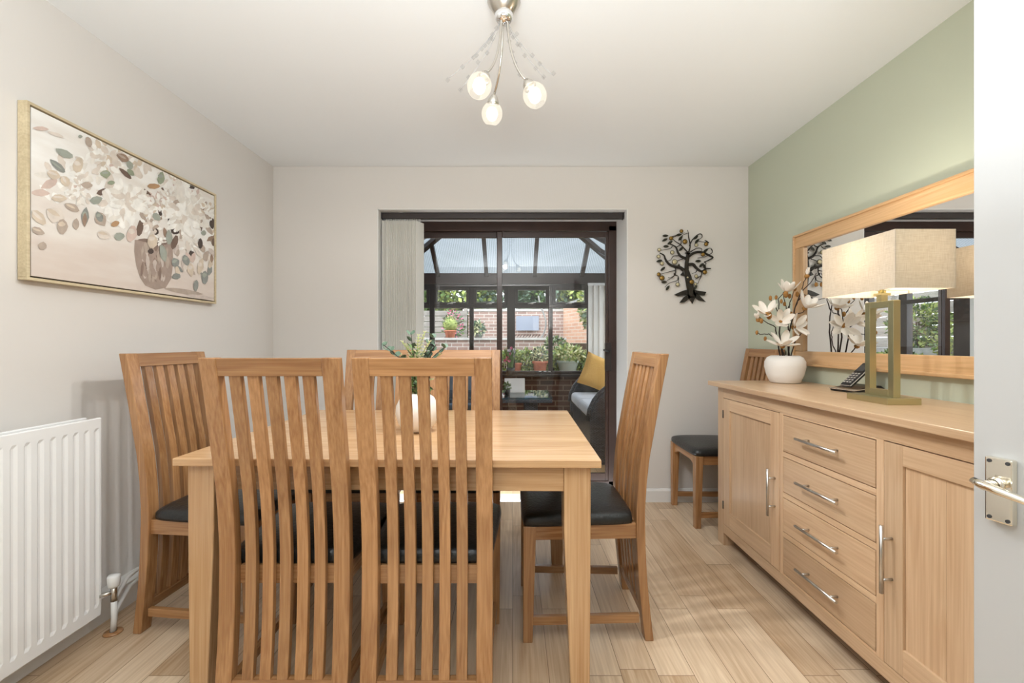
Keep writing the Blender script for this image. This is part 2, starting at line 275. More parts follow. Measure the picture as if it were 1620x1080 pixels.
# ------------------------------------------------------------------ helpers: geometry
class MB:
    def __init__(s): s.v = []; s.f = []; s.mi = []; s.sm = []; s.uv = None
    def add(s, vs, fs, mi=0, sm=False):
        n = len(s.v); s.v += [tuple(v) for v in vs]; s.f += [tuple(i+n for i in f) for f in fs]; s.mi += [mi]*len(fs); s.sm += [sm]*len(fs); return s
    def box(s, x0, x1, y0, y1, z0, z1, mi=0):
        return s.add([(x0,y0,z0),(x1,y0,z0),(x1,y1,z0),(x0,y1,z0),(x0,y0,z1),(x1,y0,z1),(x1,y1,z1),(x0,y1,z1)],
                     [(0,3,2,1),(4,5,6,7),(0,1,5,4),(1,2,6,5),(2,3,7,6),(3,0,4,7)], mi)
    def hexa(s, b, t, mi=0):  # bottom 4 pts (ccw), top 4 pts
        return s.add(list(b)+list(t), [(0,3,2,1),(4,5,6,7),(0,1,5,4),(1,2,6,5),(2,3,7,6),(3,0,4,7)], mi)
    def beam(s, a, b, wd, ht, mi=0, up=(0, 0, 1)):
        a = Vector(a); b = Vector(b); d = (b-a).normalized(); sd = d.cross(Vector(up)); sd.normalize(); u = sd.cross(d)
        q = [(-1,-1),(1,-1),(1,1),(-1,1)]
        vs = [a+sd*(i*wd/2)+u*(j*ht/2) for i, j in q]+[b+sd*(i*wd/2)+u*(j*ht/2) for i, j in q]
        return s.add(vs, [(0,1,2,3),(7,6,5,4),(0,4,5,1),(1,5,6,2),(2,6,7,3),(3,7,4,0)], mi)
    def tube(s, pts, r, n=8, mi=0, cap=True, sm=True, flat=1.0):
        pts = [Vector(p) for p in pts]; m = len(pts)
        rs = r if isinstance(r, (list, tuple)) else [r]*m
        t0 = (pts[1]-pts[0]).normalized(); up = Vector((0,0,1)) if abs(t0.z) < .9 else Vector((1,0,0))
        nrm = t0.cross(up).normalized(); vs = []
        for i, p in enumerate(pts):
            t = (pts[min(i+1,m-1)]-pts[max(i-1,0)]).normalized()
            nrm = (nrm-t*nrm.dot(t)).normalized(); bn = t.cross(nrm)
            for k in range(n):
                a = 2*pi*k/n; vs.append(p+nrm*cos(a)*rs[i]+bn*sin(a)*rs[i]*flat)
        fs = [(i*n+k, i*n+(k+1)%n, (i+1)*n+(k+1)%n, (i+1)*n+k) for i in range(m-1) for k in range(n)]
        s.add(vs, fs, mi, sm)
        if cap:
            c = len(s.v)-len(vs); s.f.append(tuple(c+k for k in range(n))[::-1]); s.f.append(tuple(c+(m-1)*n+k for k in range(n))); s.mi += [mi, mi]; s.sm += [False, False]
        return s
    def lathe(s, prof, c=(0,0,0), n=24, mi=0, M4=None, sm=True, cap0=False, cap1=False):
        vs = []; m = len(prof)
        for (r, z) in prof:
            for k in range(n):
                a = 2*pi*k/n; v = Vector((r*cos(a), r*sin(a), z))
                if M4: v = M4 @ v
                vs.append(v+Vector(c))
        fs = [(i*n+k, i*n+(k+1)%n, (i+1)*n+(k+1)%n, (i+1)*n+k) for i in range(m-1) for k in range(n)]
        if cap0: fs.append(tuple(range(n))[::-1])
        if cap1: fs.append(tuple((m-1)*n+k for k in range(n)))
        return s.add(vs, fs, mi, sm)
    def prism(s, poly, o, u, v, wv, mi=0):
        """polygon in the (u,v) plane at o, extruded by vector wv"""
        o, u, v, wv = map(Vector, (o, u, v, wv)); n = len(poly)
        a = [o+u*p[0]+v*p[1] for p in poly]; b = [p+wv for p in a]
        return s.add(a+b, [tuple(range(n))[::-1], tuple(range(n, 2*n))]+[(i,(i+1)%n,n+(i+1)%n,n+i) for i in range(n)], mi)
    def strip(s, x0, x1, prof, mi=0):
        """prof: list of (z, yback, yfront); a curved post across x0..x1"""
        vs = []
        for z, yb, yf in prof: vs += [(x0,yb,z),(x1,yb,z),(x1,yf,z),(x0,yf,z)]
        fs = [(0,3,2,1)]
        for i in range(len(prof)-1):
            for k in range(4): fs.append((i*4+k, i*4+(k+1)%4, (i+1)*4+(k+1)%4, (i+1)*4+k))
        j = (len(prof)-1)*4; fs.append((j,j+1,j+2,j+3))
        return s.add(vs, fs, mi)
    def blob(s, c, r, mi=0, n=10, m=7, jit=0):
        vs = []; c = Vector(c); r = (r, r, r) if isinstance(r, (int, float)) else r
        for i in range(m+1):
            for k in range(n):
                th = pi*i/m; ph = 2*pi*k/n; q = 1+random.uniform(-jit, jit)
                vs.append(c+Vector((r[0]*sin(th)*cos(ph)*q, r[1]*sin(th)*sin(ph)*q, r[2]*cos(th)*q)))
        return s.add(vs, [(i*n+k,(i+1)*n+k,(i+1)*n+(k+1)%n,i*n+(k+1)%n) for i in range(m) for k in range(n)], mi, True)
    def leaves(s, c, r, n, size, mis=(0,), shell=.4, asp=.45, droop=0.0):
        c = Vector(c)
        for _ in range(n):
            d = Vector((random.gauss(0,1), random.gauss(0,1), random.gauss(0,1))).normalized(); q = shell+(1-shell)*random.random()**.5
            p = c+Vector((d.x*r[0]*q, d.y*r[1]*q, d.z*r[2]*q))
            a = (d+Vector((random.uniform(-1,1), random.uniform(-1,1), random.uniform(-1,1)-droop))).normalized()
            b = a.cross(Vector((random.uniform(-1,1), random.uniform(-1,1), random.uniform(-1,1)))).normalized()
            z = size*random.uniform(.6, 1.25)
            s.add([p, p+a*z*.5+b*z*asp*.5, p+a*z, p+a*z*.5-b*z*asp*.5], [(0,1,2,3)], random.choice(mis))
        return s
    def build(s, name, mats, parent=None, bevel=0, smooth=False, loc=None):
        me = bpy.data.meshes.new(name); me.from_pydata(s.v, [], s.f); me.update()
        mats = mats if isinstance(mats, (list, tuple)) else [mats]
        for m in mats: me.materials.append(M[m] if isinstance(m, str) else m)
        for i, p in enumerate(me.polygons): p.material_index = s.mi[i]; p.use_smooth = smooth or s.sm[i]
        bm = bmesh.new(); bm.from_mesh(me); bmesh.ops.recalc_face_normals(bm, faces=bm.faces[:]); bm.to_mesh(me); bm.free()
        o = bpy.data.objects.new(name, me); COL.objects.link(o)
        if parent: o.parent = parent
        if loc: o.location = loc
        if bevel:
            b = o.modifiers.new('edge', 'BEVEL'); b.width = bevel; b.segments = 2; b.limit_method = 'ANGLE'; b.angle_limit = R(40)
        return o
def thing(name, label, cat, loc=(0,0,0), rz=0, group=None):
    o = bpy.data.objects.new(name, None); COL.objects.link(o); o.location = loc; o.rotation_euler.z = rz; o.empty_display_size = .1
    tag(o, label, cat, group); return o
def tag(o, label, cat, group=None):
    o['label'] = label; o['category'] = cat
    if group: o['group'] = group
    return o
def struct(o, label=None):
    o['kind'] = 'structure'
    if label: o['label'] = label
    return o
def sroot(name, loc=(0,0,0)):
    o = bpy.data.objects.new(name, None); COL.objects.link(o); o.location = loc; o['kind'] = 'structure'; return o
def dup(root, loc, rz, label, group=None):
    r = root.copy(); COL.objects.link(r); r.location = loc; r.rotation_euler.z = rz; r['label'] = label
    if group: r['group'] = group
    for ch in list(root.children):
        c = ch.copy(); COL.objects.link(c); c.parent = r
        for g in list(ch.children):
            d = g.copy(); COL.objects.link(d); d.parent = c
    return r
def P(px, py, d): return Vector(((px-811)*d/700, d, 1.145+(541-py)*d/700))
def loc_of(root):  # world -> local matrix of a thing
    return (Matrix.Translation(root.location) @ Matrix.Rotation(root.rotation_euler.z, 4, 'Z')).inverted()

# ------------------------------------------------------------------ room shell
XL, XR, YB, ZC, YF = -1.7205, 1.694, 3.18, 2.405, -0.32
OX0, OX1, OZ = -.973, .827, 2.104      # opening in the back wall
struct(MB().box(XL-.1, XR+.1, YF-.12, YB, -.06, 0).build('floor', 'floor'))
struct(MB().box(XL-.1, XR+.1, YF-.12, YB+.34, ZC, ZC+.12).build('ceiling', 'ceil'))
struct(MB().box(XL-.12, XL, YF-.12, YB, 0, ZC).build('wall_left', 'wall'))
struct(MB().box(XR, XR+.12, YF-.12, YB, 0, ZC).build('wall_right', 'green'))
b = MB().box(XL-.12, OX0, YB, YB+.34, 0, ZC).box(OX1, XR+.12, YB, YB+.34, 0, ZC).box(OX0, OX1, YB, YB+.34, OZ, ZC)
struct(b.build('wall_back', 'wall'))
# plastered white reveal of the patio door opening
struct(MB().box(OX0, OX0+.006, YB+.001, YB+.32, 0, OZ).box(OX1-.006, OX1, YB+.001, YB+.32, 0, OZ).box(OX0, OX1, YB+.001, YB+.32, OZ-.006, OZ).build('trim_1', 'reveal'))
DX0, DX1 = -1.25, .62
struct(MB().box(XL-.12, DX0, YF-.12, YF, 0, ZC).box(DX1, XR+.12, YF-.12, YF, 0, ZC).box(DX0, DX1, YF-.12, YF, 2.1, ZC).build('wall_front', 'wall'))
# hall behind the camera
struct(MB().box(-1.6, 1.3, -2.4, YF-.12, -.06, 0).build('floor_hall', 'floor'))
struct(MB().box(-1.6, 1.3, -2.4, YF-.12, ZC, ZC+.1).build('ceiling_hall', 'ceil'))
struct(MB().box(-1.7, -1.6, -2.4, YF-.12, 0, ZC).box(1.3, 1.4, -2.4, YF-.12, 0, ZC).box(-1.7, 1.4, -2.5, -2.4, 0, ZC).build('wall_hall', 'hall'))
def skirt(name, a, b, h, t, side):
    m = MB(); a = Vector(a+(0,)); b = Vector(b+(0,)); d = (b-a).normalized(); nrm = Vector((-d.y, d.x, 0))*side
    prof = [(0,0),(t,0),(t,h-.015),(t*.5,h),(0,h)]
    m.prism(prof, a, nrm, (0,0,1), b-a)
    return struct(m.build(name, 'white'))
skirt('baseboard_left', (XL, YF), (XL, YB), .115, .05, -1)
skirt('baseboard_back', (OX1+.03, YB), (XR, YB), .095, .015, -1)
skirt('baseboard_back.001', (XL+.05, YB), (OX0-.02, YB), .095, .015, -1)
skirt('baseboard_right', (XR, YF), (XR, YB-.015), .095, .015, 1)
# ------------------------------------------------------------------ patio door
pd = sroot('door_1')
FY0, FY1 = YB+.325, YB+.395
FT = 2.068
MB().box(OX0-.03, OX0+.04, FY0, FY1, 0, FT).box(OX1-.068, OX1+.03, FY0, FY1, 0, FT).box(OX0, OX1, FY0, FY1, FT-.042, FT+.05).box(OX0, OX1, FY0, FY1, -.02, .045).build('frame', 'upvc', pd, .004)
def sash(name, x0, x1, y0, y1, z0, z1, w1, w2, parent):
    o = MB().box(x0, x0+w1, y0, y1, z0, z1).box(x1-w2, x1, y0, y1, z0, z1).box(x0+w1, x1-w2, y0, y1, z1-.045, z1).box(x0+w1, x1-w2, y0, y1, z0, z0+.06).build(name, 'upvc', parent, .003)
    ym = (y0+y1)/2
    MB().box(x0+w1, x1-w2, ym-.003, ym+.003, z0+.06, z1-.045).build('pane', 'glass', o)
    return o
sash('fixed_sash', OX0+.04, -.085, YB+.365, YB+.392, .045, FT-.042, .045, .042, pd)
ss = sash('sliding_sash', -.125, OX1-.068, YB+.330, YB+.358, .045, FT-.047, .042, .022, pd)
MB().box(OX1-.098, OX1-.05, YB+.300, YB+.330, .92, 1.14).build('handle_plate', 'upvcd', ss, .004)
MB().tube([(OX1-.07, YB+.30, 1.07), (OX1-.07, YB+.27, 1.07), (OX1-.12, YB+.27, 1.085)], .007).build('latch_lever', 'black', ss)
# ------------------------------------------------------------------ vertical blind
vb = thing('vertical_blind', 'cream vertical blind gathered at one side of the patio door opening', 'blind', (0, YB+.085, 0))
hr = MB().box(-.958, .810, -.02, .02, 2.052, 2.094).box(-.964, -.958, -.023, .023, 2.048, 2.096).box(.810, .816, -.023, .023, 2.048, 2.096).build('head_rail', 'upvcd', vb, .005)
for x in (-.82, .72): MB().box(x-.012, x+.012, -.012, .012, 2.092, 2.098).build('bracket', 'reveal', hr)
for i in range(20):
    x = -.93+i*(.245/19)
    z0 = .06; a = R(60+random.Random(i).uniform(-3, 3)); dx, dy = .0445*cos(a), .0445*sin(a); t = .0012
    m = MB(); q = [(x-dx-t, -dy), (x-dx+t, -dy), (x+dx+t, dy), (x+dx-t, dy)]
    m.hexa([(p[0], p[1], z0) for p in q], [(p[0], p[1], 2.030) for p in q])
    m.box(x-.002, x+.002, -.004, .004, 2.030, 2.052)
    m.build('blind_slat', 'blind', vb)
MB().tube([(-.945, -.02, 2.05), (-.945, -.024, 1.2), (-.943, -.02, .5)], .0022, 6).build('pull_cord', 'cord', vb)

# ------------------------------------------------------------------ dining chair
PB = [(0,-.033),(.06,-.026),(.12,-.019),(.2,-.011),(.32,-.003),(.45,0),(.5,0),(.6,-.006),(.7,-.017),(.81,-.037),(.9,-.053),(1.0,-.072),(1.10,-.092)]
def yb(z):
    for (a, ya), (c, yc) in zip(PB, PB[1:]):
        if a <= z <= c: return ya+(yc-ya)*(z-a)/(c-a)
    return PB[-1][1]
def prof(z0, z1, o0, o1, n=14): return [(z0+(z1-z0)*i/n, yb(z0+(z1-z0)*i/n)+o0, yb(z0+(z1-z0)*i/n)+o1) for i in range(n+1)]
def seat_pad():
    m = MB(); n = 16; z0, t = .445, .062; e = 5; vs = []
    # plan: trapezoid, rear half width .190 at y=.034, front .222 at y=.472
    def pl(u, v):
        hw = .196+(.226-.196)*(v+1)/2; q = 1-.05*abs(u)**6*abs(v)**6
        return u*hw*q, .036+(.474-.036)*(v+1)/2*q+ (1-q)*.2
    import itertools
    ring = [math.sin(pi/2*(-1+2*i/n)) for i in range(n+1)]
    for j in range(n+1):
        for i in range(n+1):
            u, v = ring[i], ring[j]; x, y = pl(u, v)
            k = ((1-abs(u)**e)**(1/e))*((1-abs(v)**e)**(1/e)); dome = .012*(1-u*u)*(1-v*v)
            vs.append((x, y, z0+.012+(t-.024)*k+dome))
    fs = [(j*(n+1)+i, j*(n+1)+i+1, (j+1)*(n+1)+i+1, (j+1)*(n+1)+i) for j in range(n) for i in range(n)]
    b0 = len(vs); border = [(i, 0) for i in range(n)]+[(n, j) for j in range(n)]+[(i, n) for i in range(n, 0, -1)]+[(0, j) for j in range(n, 0, -1)]
    for (i, j) in border:
        x, y, _ = vs[j*(n+1)+i]; vs.append((x*.985, .255+(y-.255)*.985, z0))
    nb = len(border)
    for k in range(nb):
        i, j = border[k]; i2, j2 = border[(k+1) % nb]; fs.append((j*(n+1)+i, b0+k, b0+(k+1) % nb, j2*(n+1)+i2))
    fs.append(tuple(b0+k for k in range(nb)))
    m.add(vs, fs, 0, True); return m
CHZ = 'slat back oak dining chair with black seat pad'
def make_chair(loc, rz, label, group):
    t = thing('dining_chair', label, 'chair', loc, rz, group)
    for s in (-1, 1):
        x0, x1 = (-.2015, -.1515) if s < 0 else (.1515, .2015)
        MB().strip(x0, x1, prof(0, 1.10, 0, .033, 22)).build('back_post', OAK['Z'], t, .003)
        a, c = s*.216, s*.168; a2, c2 = s*.212, s*.177
        lo, hi = sorted((a, c)); lo2, hi2 = sorted((a2, c2))
        MB().hexa([(lo2,.432,0),(hi2,.432,0),(hi2,.468,0),(lo2,.468,0)], [(lo,.418,.445),(hi,.418,.445),(hi,.468,.445),(lo,.468,.445)]).build('front_leg', OAK['Z'], t, .003)
        # side rail under the pad, and the low stretcher
        for (nm, z0, z1, wd) in (('side_rail', .388, .4455, .02), ('stretcher', .062, .094, .02)):
            xa, xb = s*.178, s*.194; ya, yc = (.026 if nm == 'side_rail' else .018), .432
            q = [(xa-wd/2, ya), (xa+wd/2, ya), (xb+wd/2, yc), (xb-wd/2, yc)]
            MB().hexa([(p[0],p[1],z0) for p in q], [(p[0],p[1],z1) for p in q]).build(nm, OAK['Y'], t, .002)
    for i in range(5):
        x = (i-2)*.0535
        MB().strip(x-.017, x+.017, prof(.112, 1.050, .006, .026, 20)).build('back_slat', OAK['Z'], t, .002)
    MB().strip(-.152, .152, prof(1.046, 1.099, .001, .032, 3)).build('top_rail', OAK['X'], t, .002)
    MB().strip(-.152, .152, prof(.078, .116, .003, .030, 2)).build('bottom_rail', OAK['X'], t, .002)
    MB().box(-.152, .152, .0275, .046, .388, .4455).build('rear_rail', OAK['X'], t, .002)
    # front rail with a shallow arch
    pts = [(-.17,.4455),(-.17,.375),(-.15,.378),(-.125,.392),(-.10,.400),(.10,.400),(.125,.392),(.15,.378),(.17,.375),(.17,.4455)]
    MB().prism(pts, (0,.436,0), (1,0,0), (0,0,1), (0,.02,0)).build('front_rail', OAK['X'], t, .002)
    seat_pad().build('seat_pad', 'leather', t)
    return t
G1 = 'dining chairs around the table'
ch = make_chair((-.703, 1.362, 0), 0, 'oak dining chair turned away, its slatted back in front of the table corner', G1)
dup(ch, (-.2626, 1.360, 0), R(.4), 'oak dining chair turned away, its slats crossing the round plant vase', G1)
dup(ch, (-1.445, 1.935, 0), R(-94), 'oak dining chair at the table end beside the radiator, facing the sideboard', G1)
dup(ch, (.508, 1.895, 0), R(90), 'oak dining chair at the table end next to the sideboard, pale light on its back', G1)
dup(ch, (-.765, 2.52, 0), R(180), 'oak dining chair on the far side of the table, in front of the gathered blind', G1)
dup(ch, (-.274, 2.52, 0), R(180), 'oak dining chair on the far side of the table, in front of the glass door', G1)
sp_ = dup(ch, (1.588, 2.925, 0), R(90), 'spare oak chair tucked in the corner behind the sideboard end', G1)

# ------------------------------------------------------------------ dining table
tb = thing('dining_table', 'rectangular oak dining table with tapered square legs', 'table', (-.3865, 1.868, 0), R(-1.0))
MB().box(-.669, .669, -.497, .497, .757, .782).build('tabletop', TOAK['X'], tb, .003)
for sx in (-1, 1):
    for sy in (-1, 1):
        x1, x0 = sx*.640, sx*.556; y1, y0 = sy*.470, sy*.386; xb, yb2 = sx*.580, sy*.410
        def q4(xa, xc, ya, yc, z): l, h = sorted((xa, xc)); a, c = sorted((ya, yc)); return [(l,a,z),(h,a,z),(h,c,z),(l,c,z)]
        m = MB(); A, B, C = q4(x1*.995, xb, y1*.995, yb2, 0), q4(x1, x0, y1, y0, .55), q4(x1, x0, y1, y0, .757)
        m.add(A+B+C, [(0,3,2,1),(8,9,10,11)]+[(i*4+k, i*4+(k+1)%4, (i+1)*4+(k+1)%4, (i+1)*4+k) for i in (0,1) for k in range(4)])
        m.build('leg', TOAK['Z'], tb, .003)
for sy in (-1, 1):
    a, c = sorted((sy*.462, sy*.440)); MB().box(-.556, .556, a, c, .674, .757).build('apron', TOAK['X'], tb, .002)
for sx in (-1, 1):
    a, c = sorted((sx*.632, sx*.610)); MB().box(a, c, -.386, .386, .674, .757).build('apron', TOAK['Y'], tb, .002)

# ------------------------------------------------------------------ vase of greenery on the table
random.seed(4)
vt = thing('potted_greenery', 'round white vase of eucalyptus and fern sprays on the dining table', 'plant', (-.388, 1.80, .782))
MB().lathe([(.0,.001),(.036,.001),(.052,.008),(.075,.035),(.086,.072),(.084,.105),(.068,.138),(.048,.152),(.040,.157),(.036,.155),(.042,.148),(.06,.132)], n=32).build('vase', 'ceramic', vt)
def spray(px, py, kind, n=0):
    p = P(px, py, 1.80+random.uniform(-.05, .05)); b = Vector((-.388+random.uniform(-.015,.015), 1.80+random.uniform(-.015,.015), .91)); e = p
    l = [b+(e-b)*t+Vector(((e.x-b.x)*-.25*sin(pi*t), 0, .02*sin(pi*t))) for t in [i/8 for i in range(9)]]
    l = [q-Vector((-.388, 1.80, .782)) for q in l]
    m = MB(); m.tube(l, .0016, 5, 0)
    if kind == 'e':
        for i in range(3, 9):
            for s in (0, 1):
                a = random.uniform(0, 2*pi); d = Vector((cos(a), sin(a), .35)).normalized(); r = .017-.0011*(i-3); c = l[i]+d*r
                sd = d.cross(Vector((0,0,1))).normalized(); up = Vector((0,0,1))*.3+sd*0
                u2 = sd; v2 = d*.7+Vector((0,0,.6))
                m.add([c+u2*r*cos(k*pi/4)+v2*r*sin(k*pi/4) for k in range(8)], [tuple(range(8))], 1)
        m.build('eucalyptus_spray', ['twig', 'g3'], vt)
    elif kind == 'f':
        for i in range(1, 9):
            for s in (-1, 1):
                for sub in range(2):
                    c = l[i]+(l[i-1]-l[i])*sub*.5; ln = .034*(1.15-i/9); d = Vector((s*.8, random.uniform(-.3,.3), .45)).normalized()
                    w_ = Vector((0,0,1)).cross(d)*.2+Vector((0,0,.003)); m.add([c, c+d*ln*.5+Vector((0,0,.004)), c+d*ln, c+d*ln*.5-Vector((0,0,.004))], [(0,1,2,3)], 1)
        m.build('fern_spray', ['g2', 'g5'], vt)
    else:
        for i in range(2, 9):
            m.leaves(l[i], (.014,.014,.014), 9, .02, (1,), .1)
        m.build('leafy_spray', ['twig', 'g1'], vt)
for px, py, k in [(606,545,'e'),(612,552,'e'),(650,527,'e'),(686,532,'e'),(690,545,'e'),(636,540,'f'),(662,530,'f'),(672,525,'f'),(644,545,'f'),(680,540,'f'),(628,585,'f'),(690,585,'f'),(697,560,'f'),
                  (655,555,'l'),(650,570,'l'),(640,580,'l'),(663,575,'l'),(672,590,'l'),(705,548,'e'),(634,560,'f'),(660,590,'l'),(684,600,'f')]:
    spray(px, py, k)
m = MB(); m.leaves((0,0,.185), (.045,.045,.05), 160, .03, (0,1), .2); m.build('foliage', ['g1','g4'], vt)

# ------------------------------------------------------------------ sideboard
sb = thing('sideboard', 'long pale oak sideboard with four centre drawers and panelled doors', 'sideboard', (1.188, .83, 0))
# local: x from 0 (front face) to .49 ; y from 0 (near end) to 1.73 ; z up
D, LN = .488, 1.73
yD = lambda d: d-.83
FX = 0.0
MB().box(-.033, .494, -.06, 1.79, .892, .918).build('top', SOAK['Y'], sb, .003)
body = MB()
for y0 in (0, LN-.067):
    for x0 in (0, D-.06): body.box(x0, x0+.06, y0, y0+.067, 0, .892)
body.box(.012, D-.01, .01, .025, .075, .89).box(.012, D-.01, LN-.025, LN-.01, .075, .89)   # ends
body.box(D-.015, D-.005, .067, LN-.067, .075, .89).box(.012, D-.01, .03, LN-.03, .085, .1)
body.build('carcass', SOAK['Z'], sb, .002)
y1, y2, y3, y4, y5, y6 = .067, yD(1.417), yD(1.446), yD(1.944), yD(1.969), LN-.067
MB().box(.0, .022, .067, LN-.067, .832, .892).box(.0, .022, .067, LN-.067, .072, .122).build('rail', SOAK['Y'], sb, .0015)
dz = [(.668,.823),(.490,.640),(.316,.462),(.134,.288)]
MB().box(.0, .022, y2, y3, .122, .832).box(.0, .022, y4, y5, .122, .832).build('stile', SOAK['Z'], sb, .0015)
m = MB()
for (a, c) in zip(dz[1:], dz[:-1]): m.box(0, .022, y3, y4, a[1]+.003, c[0]-.003)
m.box(0, .022, y3, y4, .122, .131).box(0, .022, y3, y4, .826, .832); m.build('drawer_divider', SOAK['Y'], sb, .001)
def bar_handle(a, c, off, post, parent, r=.0058):
    a, c = Vector(a), Vector(c); d = (c-a); m = MB(); m.tube([a, c], r, 10)
    for t in (post, 1-post):
        q = a+d*t; m.tube([q, q+Vector((off, 0, 0))], r*.8, 8)
    return m.build('handle', 'steel', parent)
for (a, c) in dz:
    dr = MB().box(-.001, .020, y3+.003, y4-.003, a, c).build('drawer', SOAK['Y'], sb, .002)
    bar_handle((-.033, (y3+y4)/2-.115, (a+c)/2+.004), (-.033, (y3+y4)/2+.115, (a+c)/2+.004), .033, .16, dr)
def shaker(ya, yc, hy):
    z0, z1 = .125, .829; m = MB()
    n = 3; w_ = (yc-ya-.134)/n
    for i in range(n): m.box(.008, .016, ya+.067+i*w_+.0004, ya+.067+(i+1)*w_-.0004, z0+.08, z1-.06)
    d = m.build('door', SOAK['Z'], sb)
    for a_, c_ in ((ya, ya+.067), (yc-.067, yc)): MB().box(-.001, .020, a_, c_, z0, z1).build('door_stile', SOAK['Z'], d, .0015)
    for a_, c_ in ((z1-.062, z1), (z0, z0+.083)): MB().box(-.001, .020, ya+.067, yc-.067, a_, c_).build('door_rail', SOAK['Y'], d, .0015)
    bar_handle((-.035, hy, .36), (-.035, hy, .572), .036, .2, d)
    return d
d1 = shaker(y5+.003, y6-.002, y5+.033)
d2 = shaker(y1+.002, y2-.003, y2-.033)
for d_, yy in ((d1, y6), (d2, y1)):
    for zz in (.74, .23): MB().tube([(-.003, yy-.0005, zz-.022), (-.003, yy-.0005, zz+.022)], .0028, 8).build('hinge', 'darkgrey', d_)

# ------------------------------------------------------------------ mirror on the green wall
mr_ = thing('wall_mirror', 'wide oak framed mirror hung on the sage green wall above the sideboard', 'mirror', (XR, 0, 0))
my0, my1, mz0, mz1 = 1.28, 2.605, 1.018, 1.764
f = .075
MB().box(-.034, -.002, my0, my1, mz1-f, mz1).box(-.034, -.002, my0, my1, mz0, mz0+f).build('frame_rail', MOAK['Y'], mr_, .004)
MB().box(-.034, -.002, my0, my0+f, mz0+f, mz1-f).box(-.034, -.002, my1-f, my1, mz0+f, mz1-f).build('frame_stile', MOAK['Z'], mr_, .004)
MB().box(-.044, -.028, my0-.006, my1+.006, mz0-.008, mz0+.008).box(-.044, -.028, my0-.006, my1+.006, mz1-.008, mz1+.006).box(-.044,-.028,my1-.006,my1+.008,mz0,mz1).box(-.044,-.028,my0-.008,my0+.006,mz0,mz1).build('outer_moulding', MOAK['Y'], mr_, .004)
MB().box(-.020, -.014, my0+f-.003, my1-f+.003, mz0+f-.003, mz1-f+.003).build('mirror_glass', 'mirror', mr_)

# ------------------------------------------------------------------ table lamp
lt = thing('table_lamp', 'table lamp with open champagne metal frame and rectangular linen shade', 'lamp', (1.411, 1.69, .918))
MB().box(-.062, .062, -.097, .097, 0, .024).build('base', 'brass2', lt, .0015)
fo = [(-.066,.024),(.066,.024),(.066,.382),(-.066,.382)]
m = MB(); fx = .013; bw_ = .024
m.box(-fx, fx, -.066, -.066+bw_, .024, .382).box(-fx, fx, .066-bw_, .066, .024, .382).box(-fx, fx, -.066+bw_, .066-bw_, .024, .024+bw_).box(-fx, fx, -.066+bw_, .066-bw_, .382-bw_, .382)
m.build('stem', 'brass2', lt, .001)
MB().box(-.012, .012, -.012, .012, .382, .405).box(-.02, .02, -.016, .016, .404, .413).tube([(0,0,.413),(0,0,.47)], .012, 12).build('lamp_holder', 'brass2', lt)
a, c, z0, z1, t = .104, .178, .413, .614, .002
sh = MB().box(-a, -a+t, -c, c, z0, z1).box(a-t, a, -c, c, z0, z1).box(-a+t, a-t, -c, -c+t, z0, z1).box(-a+t, a-t, c-t, c, z0, z1)
so = sh.build('lamp_shade', 'linen', lt)
MB().beam((-a, 0, z0+.012), (a, 0, z0+.012), .004, .003).beam((0, -.03, z0+.012), (0, .03, z0+.012), .004, .003).build('shade_carrier', 'white', so)
MB().blob((0, 0, .508), (.020, .020, .030)).build('bulb', 'bulb', lt)

# ------------------------------------------------------------------ cordless phone
ph = thing('cordless_phone', 'black cordless phone leaning in its answering machine cradle on the sideboard', 'phone', (1.587, 2.03, .918), R(8))
m = MB()
pts = [(-.085,0),(.075,0),(.078,.014),(.05,.032),(-.02,.026),(-.088,.012)]
m.prism(pts, (0,-.065,0), (1,0,0), (0,0,1), (0,.13,0)); cr_ = m.build('cradle', 'black', ph, .005)
MB().prism([(-.0895,.010),(.0,.0195),(.078,.0145),(.0795,.0175),(.0,.0235),(-.0905,.014)], (0,-.0665,0), (1,0,0), (0,0,1), (0,.133,0)).build('silver_trim', 'silver', cr_, .001)
hm = Matrix.Translation((-.078,-.018,.022)) @ Matrix.Rotation(R(-39), 4, 'Y')
def tb_box(x0, x1, y0, y1, z0, z1):
    vs = MB().box(x0, x1, y0, y1, z0, z1).v; return [hm @ Vector(v) for v in vs]
BF = [(0,3,2,1),(4,5,6,7),(0,1,5,4),(1,2,6,5),(2,3,7,6),(3,0,4,7)]
hs = MB().add(tb_box(0,.155,-.026,.026,0,.018), BF).build('handset', 'black', ph, .005)
MB().add(tb_box(-.001,.156,-.0275,.0275,.011,.0145), BF).build('handset_trim', 'silver', hs, .001)
MB().add(tb_box(.095,.135,-.018,.018,.0175,.0188), BF).build('screen', 'darkgrey', hs)
m = MB()
for i in range(5):
    for j in range(3): m.add(tb_box(.014+i*.0145,.022+i*.0145,-.019+j*.0145,-.009+j*.0145,.0178,.0196), BF)
m.build('keypad', 'silver', hs)
m = MB()
for i in range(4): m.box(.012+i*.014, .021+i*.014, -.05+(i%2)*.02, -.04+(i%2)*.02, .0275, .032)
m.build('cradle_button', 'silver', cr_)

